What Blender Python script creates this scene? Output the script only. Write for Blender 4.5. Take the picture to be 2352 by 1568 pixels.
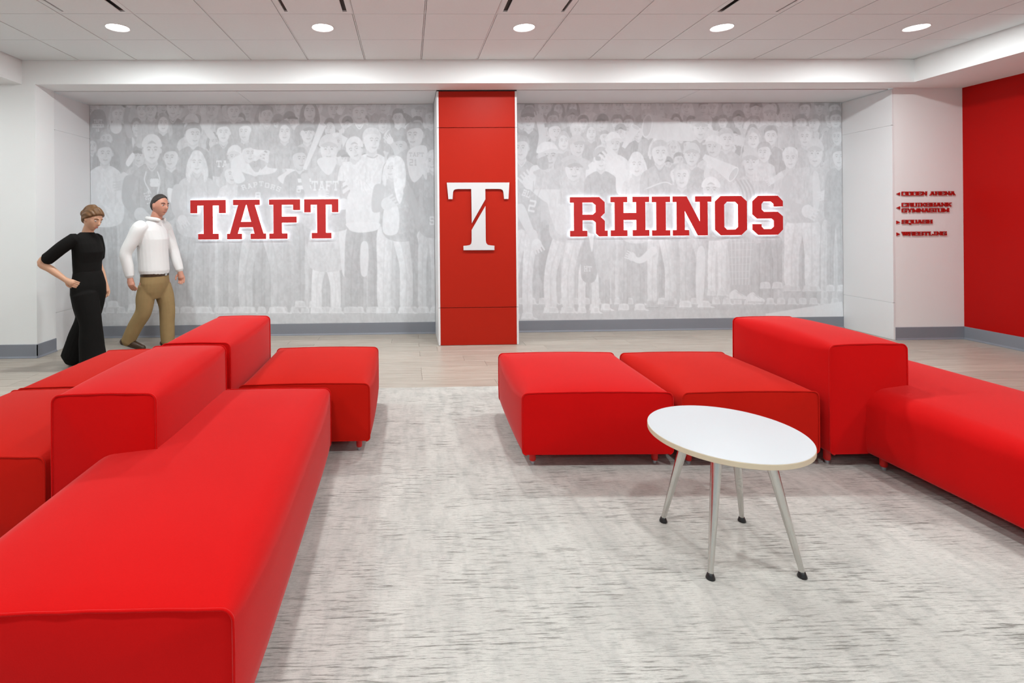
import bpy, bmesh, math, random
import numpy as np
from mathutils import Vector, Matrix

random.seed(7)
for o in list(bpy.data.objects):
    bpy.data.objects.remove(o, do_unlink=True)
SC = bpy.context.scene
COL = SC.collection

# ------------------------------------------------------------------ camera
HC = 1.411                       # eye height
YAW, ROLL = 0.022646, 0.0087233
F_PX, CX, CY = 1179.84, 962.77, 511.11
cam = bpy.data.cameras.new('camera')
cam.sensor_fit = 'HORIZONTAL'
cam.sensor_width = 36.0
cam.lens = F_PX / 2352.0 * 36.0
cam.shift_x = (1176 - CX) / 2352.0
cam.shift_y = -(784 - CY) / 2352.0
cam.clip_start, cam.clip_end = 0.05, 100
cam_o = bpy.data.objects.new('camera', cam)
COL.objects.link(cam_o)
_F = Vector((math.sin(YAW), math.cos(YAW), 0))
_U = Vector((math.cos(YAW), -math.sin(YAW), 0))
_Z = Vector((0, 0, 1))
_R = _U * math.cos(ROLL) - _Z * math.sin(ROLL)
_UP = _U * math.sin(ROLL) + _Z * math.cos(ROLL)
cam_o.matrix_world = Matrix(((_R.x, _UP.x, -_F.x, 0), (_R.y, _UP.y, -_F.y, 0), (_R.z, _UP.z, -_F.z, HC), (0, 0, 0, 1)))
SC.camera = cam_o

# ------------------------------------------------------------------ world, exposure
world = bpy.data.worlds.new('world')
SC.world = world
world.use_nodes = True
world.node_tree.nodes['Background'].inputs[0].default_value = (0.92, 1.0, 1.03, 1)
world.node_tree.nodes['Background'].inputs[1].default_value = 0.45
SC.view_settings.view_transform = 'Standard'
SC.view_settings.look = 'None'
SC.view_settings.exposure = 0.13
SC.view_settings.gamma = 1.0
SC.view_settings.use_curve_mapping = False
SC.cycles.use_denoising = True
SC.cycles.max_bounces = 6
SC.cycles.diffuse_bounces = 4
SC.cycles.glossy_bounces = 2
SC.cycles.transmission_bounces = 2
SC.cycles.caustics_reflective = False
SC.cycles.caustics_refractive = False
SC.cycles.use_adaptive_sampling = True
SC.cycles.adaptive_threshold = 0.08
SC.cycles.adaptive_min_samples = 12
LAMP_W = 27.0                    # watts of each ceiling downlight

# ------------------------------------------------------------------ room dimensions
ZC = HC + 1.7697                 # ceiling
ZB = 2.925                       # underside of the bulkheads
Y_BULK = 5.583                   # face of the back bulkhead
Y_ALC = 5.88                     # front of the alcoves and the column
Y_BACK = 6.53                    # back of the alcoves
X_AL, X_AR = -3.97, 5.635        # outer sides of the alcoves
X_CL, X_CR = 0.345, 1.268        # column
X_BL, X_BR = -4.105, 5.645       # side bulkheads
X_WL, X_WR = -6.2, 6.48          # side walls
Y_RW = 5.845                     # white wall on the right
Y_NEAR = -3.6                    # the room goes on behind the camera
Y_CARPET = 4.40
TILE = 0.61

# ------------------------------------------------------------------ materials
def new_mat(name):
    m = bpy.data.materials.new(name)
    m.use_nodes = True
    nt = m.node_tree
    return m, nt, nt.nodes['Principled BSDF']

def N(nt, kind, **kw):
    n = nt.nodes.new(kind)
    for k, v in kw.items():
        setattr(n, k, v)
    return n

def srgb(r, g, b):
    f = lambda c: (c / 255 / 12.92) if c / 255 <= 0.04045 else ((c / 255 + 0.055) / 1.055) ** 2.4
    return (f(r), f(g), f(b), 1)

def plain(name, col, rough=0.6, spec=0.4, metal=0.0, var=0.03, scale=6.0, bump=0.0, bscale=200.0):
    m, nt, p = new_mat(name)
    p.inputs['Roughness'].default_value = rough
    p.inputs['Specular IOR Level'].default_value = spec
    p.inputs['Metallic'].default_value = metal
    tc = N(nt, 'ShaderNodeTexCoord')
    no = N(nt, 'ShaderNodeTexNoise')
    no.inputs['Scale'].default_value = scale
    no.inputs['Detail'].default_value = 4
    nt.links.new(tc.outputs['Object'], no.inputs['Vector'])
    mx = N(nt, 'ShaderNodeMix', data_type='RGBA')
    mx.inputs[6].default_value = tuple(c * (1 - var) for c in col[:3]) + (1,)
    mx.inputs[7].default_value = tuple(min(1, c * (1 + var)) for c in col[:3]) + (1,)
    nt.links.new(no.outputs['Fac'], mx.inputs[0])
    nt.links.new(mx.outputs[2], p.inputs['Base Color'])
    if bump:
        n2 = N(nt, 'ShaderNodeTexNoise')
        n2.inputs['Scale'].default_value = bscale
        nt.links.new(tc.outputs['Object'], n2.inputs['Vector'])
        b = N(nt, 'ShaderNodeBump')
        b.inputs['Strength'].default_value = bump
        b.inputs['Distance'].default_value = 0.002
        nt.links.new(n2.outputs['Fac'], b.inputs['Height'])
        nt.links.new(b.outputs['Normal'], p.inputs['Normal'])
    return m

def fabric(name, col, col2, sheen=0.25):
    m, nt, p = new_mat(name)
    p.inputs['Roughness'].default_value = 0.85
    p.inputs['Specular IOR Level'].default_value = 0.08
    p.inputs['Sheen Weight'].default_value = sheen
    p.inputs['Sheen Roughness'].default_value = 0.4
    p.inputs['Sheen Tint'].default_value = (1, 0.8, 0.78, 1)
    tc = N(nt, 'ShaderNodeTexCoord')
    mp = N(nt, 'ShaderNodeMapping')
    mp.inputs['Scale'].default_value = (330, 330, 330)
    nt.links.new(tc.outputs['Object'], mp.inputs['Vector'])
    wv = N(nt, 'ShaderNodeTexChecker')
    wv.inputs['Scale'].default_value = 1.0
    nt.links.new(mp.outputs['Vector'], wv.inputs['Vector'])
    n1 = N(nt, 'ShaderNodeTexNoise')
    n1.inputs['Scale'].default_value = 240
    n1.inputs['Detail'].default_value = 3
    nt.links.new(tc.outputs['Object'], n1.inputs['Vector'])
    n2 = N(nt, 'ShaderNodeTexNoise')
    n2.inputs['Scale'].default_value = 3.0
    nt.links.new(tc.outputs['Object'], n2.inputs['Vector'])
    ad = N(nt, 'ShaderNodeMath', operation='ADD')
    nt.links.new(n1.outputs['Fac'], ad.inputs[0])
    nt.links.new(n2.outputs['Fac'], ad.inputs[1])
    ml = N(nt, 'ShaderNodeMath', operation='MULTIPLY')
    ml.inputs[1].default_value = 0.5
    nt.links.new(ad.outputs[0], ml.inputs[0])
    mx = N(nt, 'ShaderNodeMix', data_type='RGBA')
    mx.inputs[6].default_value = col
    mx.inputs[7].default_value = col2
    nt.links.new(ml.outputs[0], mx.inputs[0])
    nt.links.new(mx.outputs[2], p.inputs['Base Color'])
    b = N(nt, 'ShaderNodeBump')
    b.inputs['Strength'].default_value = 0.25
    b.inputs['Distance'].default_value = 0.001
    nt.links.new(n1.outputs['Fac'], b.inputs['Height'])
    nt.links.new(b.outputs['Normal'], p.inputs['Normal'])
    return m

M = {}
M['wall'] = plain('white_wall_paint', (0.83, 0.845, 0.845, 1), 0.6, 0.3, var=0.012, scale=2)
M['panel'] = plain('white_laminate_panel', (0.76, 0.765, 0.775, 1), 0.35, 0.4, var=0.01, scale=2)
M['tile'] = plain('ceiling_tile_mineral', (0.77, 0.82, 0.83, 1), 0.9, 0.2, var=0.02, scale=40, bump=0.25, bscale=260)
M['grid'] = plain('ceiling_grid_white', (0.72, 0.74, 0.745, 1), 0.5, 0.3, var=0.01)
M['dark_gap'] = plain('shadow_gap_dark', (0.10, 0.095, 0.09, 1), 0.9, 0.1)
M['red_wall'] = plain('deep_red_wall_paint', (0.43, 0.0025, 0.0015, 1), 0.45, 0.15, var=0.03, scale=1.5)
M['red_panel'] = plain('red_satin_laminate', (0.42, 0.017, 0.007, 1), 0.45, 0.12, var=0.02, scale=2)
M['base'] = plain('grey_vinyl_base', (0.225, 0.24, 0.275, 1), 0.45, 0.4, var=0.04, scale=5)
M['white_letter'] = plain('white_acrylic', (0.83, 0.835, 0.845, 1), 0.4, 0.4, var=0.005)
M['emblem'] = plain('white_emblem_acrylic', (0.66, 0.67, 0.685, 1), 0.45, 0.25, var=0.005)
M['red_letter'] = plain('red_acrylic', (0.52, 0.022, 0.022, 1), 0.35, 0.4, var=0.02)
M['red_sign'] = plain('red_sign_acrylic', (0.42, 0.010, 0.008, 1), 0.4, 0.4, var=0.02)
M['crimson'] = fabric('crimson_wool_fabric', (0.485, 0.0014, 0.0016, 1), (0.60, 0.0034, 0.0038, 1), 0.16)
M['scarlet'] = fabric('scarlet_wool_fabric', (0.44, 0.0055, 0.0022, 1), (0.535, 0.011, 0.005, 1), 0.08)
M['red_leg'] = plain('red_painted_leg', (0.62, 0.015, 0.012, 1), 0.45, 0.4)
M['steel'] = plain('brushed_steel', (0.64, 0.63, 0.60, 1), 0.24, 0.5, metal=1.0, var=0.03, scale=20)
M['glide'] = plain('grey_metal_glide', (0.45, 0.47, 0.50, 1), 0.4, 0.5, metal=0.6)
M['black'] = plain('black_plastic', (0.012, 0.012, 0.013, 1), 0.3, 0.5)
M['table'] = plain('white_table_laminate', (0.545, 0.56, 0.585, 1), 0.4, 0.25, var=0.004)
M['birch'] = plain('birch_edge_band', (0.62, 0.52, 0.38, 1), 0.5, 0.3, var=0.06, scale=30)
M['skin_w'] = plain('skin_fair', (0.60, 0.34, 0.22, 1), 0.5, 0.4, var=0.05)
M['skin_m'] = plain('skin_warm', (0.55, 0.26, 0.18, 1), 0.5, 0.4, var=0.08)
M['hair_w'] = plain('brown_hair', (0.13, 0.060, 0.020, 1), 0.5, 0.4, var=0.4, scale=60)
M['hair_m'] = plain('dark_grey_hair', (0.045, 0.038, 0.034, 1), 0.6, 0.3, var=0.4, scale=70)
M['black_cloth'] = plain('black_cloth', (0.006, 0.0055, 0.005, 1), 0.85, 0.15, var=0.2, scale=12, bump=0.3, bscale=30)
M['white_cloth'] = plain('white_shirt_cloth', (0.78, 0.78, 0.775, 1), 0.8, 0.2, var=0.02, scale=12, bump=0.3, bscale=30)
M['khaki'] = plain('khaki_cloth', (0.30, 0.205, 0.095, 1), 0.85, 0.2, var=0.12, scale=14, bump=0.3, bscale=30)
M['leather'] = plain('brown_leather', (0.045, 0.022, 0.010, 1), 0.4, 0.4)
M['sandal'] = plain('tan_shoe', (0.42, 0.24, 0.13, 1), 0.5, 0.4)
M['eye_white'] = plain('eye_white', (0.7, 0.68, 0.65, 1), 0.2, 0.5)
M['lip'] = plain('lip', (0.42, 0.14, 0.11, 1), 0.5, 0.4)

def emit_mat(name, col, strength):
    m, nt, p = new_mat(name)
    p.inputs['Base Color'].default_value = (0.8, 0.8, 0.8, 1)
    p.inputs['Emission Color'].default_value = col
    p.inputs['Emission Strength'].default_value = strength
    return m
M['lamp'] = emit_mat('lit_lamp_lens', (1, 0.97, 0.92, 1), 9.0)
M['lamp'].cycles.emission_sampling = 'NONE'      # the area lamp under each lens does the lighting
M['halo'] = emit_mat('lit_white_acrylic', (0.93, 0.95, 1.0, 1), 1.75)

def carpet_mat():
    m, nt, p = new_mat('mottled_grey_carpet')
    p.inputs['Roughness'].default_value = 0.95
    p.inputs['Specular IOR Level'].default_value = 0.1
    tc = N(nt, 'ShaderNodeTexCoord')
    def noise(sx, sy, scale, detail=3, rough=0.55, off=0.0):
        mp = N(nt, 'ShaderNodeMapping')
        mp.inputs['Scale'].default_value = (sx, sy, 1)
        mp.inputs['Location'].default_value = (off, off * 1.7, 0)
        nt.links.new(tc.outputs['Object'], mp.inputs['Vector'])
        n = N(nt, 'ShaderNodeTexNoise')
        n.inputs['Scale'].default_value = scale
        n.inputs['Detail'].default_value = detail
        n.inputs['Roughness'].default_value = rough
        nt.links.new(mp.outputs['Vector'], n.inputs['Vector'])
        return n.outputs['Fac']
    def ramp(sock, lo, hi):
        r = N(nt, 'ShaderNodeMapRange')
        r.inputs['From Min'].default_value = lo
        r.inputs['From Max'].default_value = hi
        r.interpolation_type = 'SMOOTHSTEP'
        nt.links.new(sock, r.inputs['Value'])
        return r.outputs['Result']
    def mul(a, b):
        n = N(nt, 'ShaderNodeMath', operation='MULTIPLY')
        for s, v in ((0, a), (1, b)):
            if isinstance(v, (int, float)):
                n.inputs[s].default_value = v
            else:
                nt.links.new(v, n.inputs[s])
        return n.outputs[0]
    def mix(fac, a, b):
        n = N(nt, 'ShaderNodeMix', data_type='RGBA')
        nt.links.new(fac, n.inputs[0])
        for s, v in ((6, a), (7, b)):
            if isinstance(v, tuple):
                n.inputs[s].default_value = v
            else:
                nt.links.new(v, n.inputs[s])
        return n.outputs[2]
    blot = ramp(noise(3.2, 1.5, 2.0, 3), 0.38, 0.64)           # broad cloudy patches
    warp = ramp(noise(13, 3.4, 1.6, 4, 0.6, off=3.1), 0.44, 0.68)   # bands along the depth
    streak = ramp(noise(6.5, 105, 1.0, 5, 0.7, off=9.2), 0.515, 0.62)    # broken weft lines
    fine = ramp(noise(20, 230, 1.0, 3, 0.75, off=5.0), 0.49, 0.64)
    grain = noise(1, 1, 420, 2)
    gate = ramp(noise(2.2, 5.0, 1.0, 3, off=7.7), 0.34, 0.60)
    c = mix(mul(blot, 0.45), (0.59, 0.575, 0.54, 1), (0.455, 0.445, 0.42, 1))
    c = mix(mul(warp, 0.38), c, (0.37, 0.37, 0.355, 1))
    c = mix(mul(fine, 0.46), c, (0.22, 0.215, 0.195, 1))
    c = mix(mul(mul(streak, gate), 0.80), c, (0.145, 0.14, 0.122, 1))
    c = mix(mul(ramp(grain, 0.35, 0.75), 0.30), c, (0.36, 0.35, 0.33, 1))
    nt.links.new(c, p.inputs['Base Color'])
    b = N(nt, 'ShaderNodeBump')
    b.inputs['Strength'].default_value = 0.4
    b.inputs['Distance'].default_value = 0.003
    nt.links.new(grain, b.inputs['Height'])
    nt.links.new(b.outputs['Normal'], p.inputs['Normal'])
    return m
M['carpet'] = carpet_mat()

def wood_mat():
    m, nt, p = new_mat('pale_oak_vinyl_plank')
    p.inputs['Roughness'].default_value = 0.33
    p.inputs['Specular IOR Level'].default_value = 0.45
    tc = N(nt, 'ShaderNodeTexCoord')
    oi = N(nt, 'ShaderNodeObjectInfo')
    mp = N(nt, 'ShaderNodeMapping')
    mp.inputs['Scale'].default_value = (1.3, 26, 1)
    cb = N(nt, 'ShaderNodeCombineXYZ')
    ml = N(nt, 'ShaderNodeMath', operation='MULTIPLY')
    ml.inputs[1].default_value = 61
    nt.links.new(oi.outputs['Random'], ml.inputs[0])
    nt.links.new(ml.outputs[0], cb.inputs[0])
    nt.links.new(ml.outputs[0], cb.inputs[1])
    nt.links.new(cb.outputs[0], mp.inputs['Location'])
    nt.links.new(tc.outputs['Object'], mp.inputs['Vector'])
    n = N(nt, 'ShaderNodeTexNoise')
    n.inputs['Scale'].default_value = 1.6
    n.inputs['Detail'].default_value = 6
    n.inputs['Roughness'].default_value = 0.6
    n.inputs['Distortion'].default_value = 0.8
    nt.links.new(mp.outputs['Vector'], n.inputs['Vector'])
    cr = N(nt, 'ShaderNodeValToRGB')
    cr.color_ramp.elements[0].position = 0.30
    cr.color_ramp.elements[0].color = (0.335, 0.28, 0.228, 1)
    cr.color_ramp.elements[1].position = 0.66
    cr.color_ramp.elements[1].color = (0.50, 0.45, 0.39, 1)
    nt.links.new(n.outputs['Fac'], cr.inputs[0])
    hs = N(nt, 'ShaderNodeHueSaturation')
    mr = N(nt, 'ShaderNodeMapRange')
    mr.inputs['To Min'].default_value = 0.92
    mr.inputs['To Max'].default_value = 1.08
    nt.links.new(oi.outputs['Random'], mr.inputs['Value'])
    nt.links.new(mr.outputs['Result'], hs.inputs['Value'])
    nt.links.new(cr.outputs[0], hs.inputs['Color'])
    nt.links.new(hs.outputs['Color'], p.inputs['Base Color'])
    return m
M['wood'] = wood_mat()

def print_mat():
    m, nt, p = new_mat('printed_crowd_photograph')
    p.inputs['Roughness'].default_value = 0.30
    p.inputs['Specular IOR Level'].default_value = 0.35
    at = N(nt, 'ShaderNodeVertexColor')
    at.layer_name = 'print'
    nt.links.new(at.outputs['Color'], p.inputs['Base Color'])
    return m
M['print'] = print_mat()

# ------------------------------------------------------------------ helpers
def link(name, me, mat=None, parent=None, loc=(0, 0, 0), rz=0.0):
    o = bpy.data.objects.new(name, me)
    COL.objects.link(o)
    if mat is not None and me is not None and not me.materials:
        me.materials.append(M[mat] if isinstance(mat, str) else mat)
    o.location = loc
    o.rotation_euler = (0, 0, rz)
    if parent:
        o.parent = parent
    return o

def tag(o, label, cat, group=None):
    o['label'] = label
    o['category'] = cat
    if group:
        o['group'] = group
    return o

def struct(o):
    o['kind'] = 'structure'
    return o

def empty(name, loc, rz=0.0):
    return link(name, None, loc=loc, rz=rz)

def to_mesh(bm, name, smooth=False):
    me = bpy.data.meshes.new(name)
    bmesh.ops.recalc_face_normals(bm, faces=bm.faces)
    bm.to_mesh(me)
    bm.free()
    if smooth:
        me.polygons.foreach_set('use_smooth', [True] * len(me.polygons))
    return me

def add_box(bm, x0, x1, y0, y1, z0, z1):
    vs = [bm.verts.new(p) for p in ((x0, y0, z0), (x1, y0, z0), (x1, y1, z0), (x0, y1, z0),
                                    (x0, y0, z1), (x1, y0, z1), (x1, y1, z1), (x0, y1, z1))]
    for f in ((0, 3, 2, 1), (4, 5, 6, 7), (0, 1, 5, 4), (1, 2, 6, 5), (2, 3, 7, 6), (3, 0, 4, 7)):
        bm.faces.new([vs[i] for i in f])

def box_mesh(name, x0, x1, y0, y1, z0, z1, bevel=0.0):
    bm = bmesh.new()
    add_box(bm, x0, x1, y0, y1, z0, z1)
    if bevel:
        bmesh.ops.bevel(bm, geom=bm.edges[:], offset=bevel, segments=2, profile=0.5, affect='EDGES')
    return to_mesh(bm, name)

def box(name, ext, mat, parent=None, bevel=0.0, **kw):
    return link(name, box_mesh(name, *ext, bevel=bevel), mat, parent, **kw)

def prism_mesh(name, pts, axis, a, b):
    """closed outline pts swept straight from a to b; axis 'x': pts are (y, z); 'y': (x, z); 'z': (x, y)"""
    bm = bmesh.new()
    mk = {'x': lambda p, t: (t, p[0], p[1]), 'y': lambda p, t: (p[0], t, p[1]), 'z': lambda p, t: (p[0], p[1], t)}[axis]
    A = [bm.verts.new(mk(p, a)) for p in pts]
    B = [bm.verts.new(mk(p, b)) for p in pts]
    bm.faces.new(A)
    bm.faces.new(B[::-1])
    n = len(pts)
    for i in range(n):
        bm.faces.new((A[i], B[i], B[(i + 1) % n], A[(i + 1) % n]))
    return to_mesh(bm, name)

def frames(pts):
    out = []
    pts = [Vector(p) for p in pts]
    prev = None
    for i, p in enumerate(pts):
        t = (pts[min(i + 1, len(pts) - 1)] - pts[max(i - 1, 0)]).normalized()
        if prev is None:
            ref = Vector((0, 0, 1)) if abs(t.z) < 0.9 else Vector((0, 1, 0))
            u = t.cross(ref).normalized()
        else:
            u = (prev - t * prev.dot(t)).normalized()
        prev = u
        out.append((p, u, t.cross(u).normalized()))
    return out

def add_tube(bm, pts, radii, seg=10, ratio=1.0):
    if isinstance(radii, (int, float)):
        radii = [radii] * len(pts)
    rings = []
    for (p, u, v), r in zip(frames(pts), radii):
        rings.append([bm.verts.new(p + u * (r * math.cos(2 * math.pi * k / seg)) + v * (r * ratio * math.sin(2 * math.pi * k / seg))) for k in range(seg)])
    for a, b in zip(rings, rings[1:]):
        for k in range(seg):
            bm.faces.new((a[k], a[(k + 1) % seg], b[(k + 1) % seg], b[k]))
    bm.faces.new(rings[0][::-1])
    bm.faces.new(rings[-1])

def add_lathe(bm, prof, seg=24, cx=0, cy=0):
    rings = [[bm.verts.new((cx + r * math.cos(2 * math.pi * k / seg), cy + r * math.sin(2 * math.pi * k / seg), z)) for k in range(seg)] for r, z in prof]
    for a, b in zip(rings, rings[1:]):
        for k in range(seg):
            bm.faces.new((a[k], a[(k + 1) % seg], b[(k + 1) % seg], b[k]))
    bm.faces.new(rings[0][::-1])
    bm.faces.new(rings[-1])

def sharp_by_angle(me, deg=40):
    bm = bmesh.new()
    bm.from_mesh(me)
    lim = math.radians(deg)
    for e in bm.edges:
        if len(e.link_faces) == 2:
            e.smooth = e.calc_face_angle(0) < lim
    for f in bm.faces:
        f.smooth = True
    bm.to_mesh(me)
    bm.free()
    return me

def lathe(name, prof, mat, parent=None, seg=28, loc=(0, 0, 0)):
    bm = bmesh.new()
    add_lathe(bm, prof, seg)
    return link(name, sharp_by_angle(to_mesh(bm, name)), mat, parent, loc)

def outline_mesh(name, loops, depth, offset=0.0, bevel=0.0):
    """flat outlines (x, z), holes allowed, made solid: front at y = -depth, back at y = 0"""
    cu = bpy.data.curves.new(name, 'CURVE')
    cu.dimensions = '2D'
    cu.fill_mode = 'BOTH'
    cu.extrude = depth / 2
    cu.offset = offset
    cu.bevel_depth = bevel
    for lp in loops:
        sp = cu.splines.new('POLY')
        sp.points.add(len(lp) - 1)
        for q, (x, z) in zip(sp.points, lp):
            q.co = (x, z, 0, 1)
        sp.use_cyclic_u = True
    o = bpy.data.objects.new(name, cu)
    COL.objects.link(o)
    dg = bpy.context.evaluated_depsgraph_get()
    me = bpy.data.meshes.new_from_object(o.evaluated_get(dg))
    bpy.data.objects.remove(o, do_unlink=True)
    for v in me.vertices:
        x, y, z = v.co
        v.co = (x, -depth / 2 - z, y)
    me.name = name
    me.flip_normals()
    bm = bmesh.new()
    bm.from_mesh(me)
    bmesh.ops.remove_doubles(bm, verts=bm.verts, dist=1e-5)
    bmesh.ops.recalc_face_normals(bm, faces=bm.faces)
    bm.to_mesh(me)
    bm.free()
    me.materials.clear()
    return me

# ------------------------------------------------------------------ floor
floor = struct(box('floor', (X_WL, X_WR, Y_NEAR, Y_BACK + 0.1, -0.12, -0.012), 'dark_gap'))
PW, PL, GAP = 0.205, 1.22, 0.0016
plank_cache = {}
def plank(x0, x1, y0, y1):
    key = (round(x1 - x0, 3), round(y1 - y0, 3))
    if key not in plank_cache:
        w, d = key
        bm = bmesh.new()
        b = 0.0012
        lo = [bm.verts.new(p) for p in ((GAP / 2, GAP / 2, -0.012), (w - GAP / 2, GAP / 2, -0.012), (w - GAP / 2, d - GAP / 2, -0.012), (GAP / 2, d - GAP / 2, -0.012))]
        mi = [bm.verts.new((v.co.x, v.co.y, -b)) for v in lo]
        hi = [bm.verts.new((v.co.x + (b if v.co.x < w / 2 else -b), v.co.y + (b if v.co.y < d / 2 else -b), 0)) for v in lo]
        bm.faces.new(lo[::-1]); bm.faces.new(hi)
        for a, c in ((lo, mi), (mi, hi)):
            for k in range(4):
                bm.faces.new((a[k], a[(k + 1) % 4], c[(k + 1) % 4], c[k]))
        plank_cache[key] = to_mesh(bm, 'plank')
    link('plank', plank_cache[key], 'wood', floor, (x0, y0, 0))

def plank_rows(x0, x1, y0, y1, seed):
    rnd = random.Random(seed)
    y = y0
    while y < y1 - 0.02:
        ye = min(y + PW, y1)
        x = x0 - rnd.choice((0.1, 0.35, 0.55, 0.8, 1.0))
        while x < x1 - 0.01:
            a, b = max(x, x0), min(x + PL, x1)
            if b - a > 0.02:
                plank(a, b, y, ye)
            x += PL
        y = ye
CX0, CX1 = -3.35, 4.35
plank_rows(X_WL, X_WR, Y_CARPET, Y_BACK, 3)
plank_rows(CX1, X_WR, Y_CARPET - 10 * PW, Y_CARPET, 5)
plank_rows(X_WL, CX0, Y_CARPET - 10 * PW, Y_CARPET, 6)
struct(box('floor_carpet', (CX0, CX1, Y_NEAR, Y_CARPET, -0.0119, 0.0), 'carpet'))
for xa, xb in ((X_WL, CX0), (CX1, X_WR)):
    struct(box('floor_vinyl', (xa, xb, Y_NEAR, Y_CARPET - 10 * PW, -0.0119, 0), 'wood'))

# ------------------------------------------------------------------ ceiling
ceiling = struct(box('ceiling', (X_WL, X_WR, Y_NEAR, Y_BULK + 0.12, ZC + 0.03, ZC + 0.12), 'dark_gap'))
XG = [-4.107 + TILE * i for i in range(17)]
XG[0], XG[-1] = X_BL, X_BR
YG = [Y_BULK, 4.968] + [4.968 - TILE * k for k in range(1, 14)]
tile_cache = {}
DIFF_COLS = [2, 5, 8, 11]
LAMP_COLS = [2, 5, 8, 11, 14]
def is_lamp(i, j):
    return (i % 3 == 2) and (j % 6 == 1)
def is_diff(i, j):
    return (i in DIFF_COLS) and j in (2, 8)

def tile(i, j, hole):
    x0, x1, y1, y0 = XG[i], XG[i + 1], YG[j], YG[j + 1]
    w, d = round(x1 - x0, 3), round(y1 - y0, 3)
    key = (w, d, hole)
    if key not in tile_cache:
        bm = bmesh.new()
        gx, gy, zb, zt = 0.0085, 0.0026, 0.0, 0.02
        R = 0.098
        inner = []
        c = (w / 2, d / 2)
        out = [(gx, gy), (w - gx, gy), (w - gx, d - gy), (gx, d - gy)]
        o0 = [bm.verts.new((x, y, zb)) for x, y in out]
        o1 = [bm.verts.new((x, y, zt)) for x, y in out]
        for k in range(4):
            bm.faces.new((o0[k], o0[(k + 1) % 4], o1[(k + 1) % 4], o1[k]))
        if not hole:
            bm.faces.new(o0[::-1])
        else:
            n = 24
            ring = [bm.verts.new((c[0] + R * math.cos(2 * math.pi * (k + 0.5) / n - math.pi * 0.75), c[1] + R * math.sin(2 * math.pi * (k + 0.5) / n - math.pi * 0.75), zb)) for k in range(n)]
            up = [bm.verts.new((v.co.x, v.co.y, zt)) for v in ring]
            for k in range(n):
                bm.faces.new((ring[k], up[k], up[(k + 1) % n], ring[(k + 1) % n]))
            q = n // 4
            for s in range(4):
                seg = [ring[(s * q + k) % n] for k in range(q)]
                bm.faces.new([o0[s]] + [o0[(s + 1) % 4]] + seg[::-1])
                bm.faces.new([o0[(s + 1) % 4], ring[((s + 1) * q) % n], seg[-1]])
        tile_cache[key] = to_mesh(bm, 'ceiling_tile')
    link('ceiling_tile', tile_cache[key], 'tile', ceiling, (x0, y0, ZC))

lamps, diffs = [], []
for j in range(len(YG) - 1):
    for i in range(16):
        if is_diff(i, j):
            diffs.append((i, j))
            continue
        h = is_lamp(i, j)
        tile(i, j, h)
        if h:
            lamps.append((i, j))
for i in range(1, 16):
    box('grid_runner', (XG[i] - 0.0048, XG[i] + 0.0048, YG[-1], Y_BULK, ZC + 0.003, ZC + 0.03), 'grid', ceiling)
for y in YG[1:-1]:
    box('grid_cross_bar', (X_BL, X_BR, y - 0.010, y + 0.010, ZC + 0.010, ZC + 0.029), 'grid', ceiling)
# the plain ceiling that goes on behind the camera
struct(box('ceiling_rear', (X_BL, X_BR, Y_NEAR, YG[-1], ZC, ZC + 0.028), 'tile'))

NAMEW = ['leftmost', 'second from left', 'third from left', 'fourth from left', 'rightmost']
for i, j in lamps:
    x, y = (XG[i] + XG[i + 1]) / 2, (YG[j] + YG[j + 1]) / 2
    t = empty('ceiling_downlight', (x, y, ZC))
    row = j // 6
    if row == 0:
        lab = 'round lit downlight nearest the white bulkhead, %s of the five in that row' % NAMEW[i // 3]
    else:
        lab = 'round lit downlight in the %s row from the bulkhead, %s of five' % (['second', 'third', 'fourth'][row - 1], NAMEW[i // 3])
    tag(t, lab, 'downlight', 'round ceiling downlights')
    lathe('trim_ring', [(0.094, 0.018), (0.1005, 0.0), (0.1005, -0.0035), (0.097, -0.004), (0.0925, 0.0), (0.0915, 0.018)], 'white_letter', t)
    lathe('lens', [(0.0005, 0.008), (0.092, 0.010), (0.092, 0.006), (0.0005, 0.004)], 'lamp', t)
    L = bpy.data.lights.new('downlight_beam', 'AREA')
    L.shape = 'DISK'
    L.size = 0.18
    L.energy = LAMP_W * (1.22 if row == 0 else 0.95)
    L.color = (0.945, 1.0, 1.0)
    L.spread = math.radians(180)
    lo = bpy.data.objects.new('downlight_beam', L)
    COL.objects.link(lo)
    lo.parent = t
    lo.location = (0, 0, -0.006)

SOFFIT_FILL_LAMPS = [(-5.15, 4.55), (-5.15, 2.60)]  # added out of view to brighten the left wall and wood floor
for n, (x, y) in enumerate(SOFFIT_FILL_LAMPS):
    t = empty('ceiling_downlight', (x, y, ZB))  # added fill light, built like the ceiling downlights
    tag(t, 'added out-of-view fill light in the left soffit, %s the back wall' % ('close to' if n == 0 else 'farther from'), 'downlight', 'round ceiling downlights')
    lathe('trim_ring', [(0.094, -0.001), (0.1005, -0.001), (0.1005, -0.0045), (0.097, -0.005), (0.0925, -0.002)], 'white_letter', t)
    lathe('lens', [(0.0005, -0.001), (0.092, -0.001), (0.092, -0.003), (0.0005, -0.004)], 'lamp', t)
    L = bpy.data.lights.new('downlight_beam', 'AREA')
    L.shape = 'DISK'
    L.size = 0.18
    L.energy = LAMP_W * 0.45
    L.color = (0.945, 1.0, 1.0)
    lo = bpy.data.objects.new('downlight_beam', L)
    COL.objects.link(lo)
    lo.parent = t
    lo.location = (0, 0, -0.008)

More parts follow.
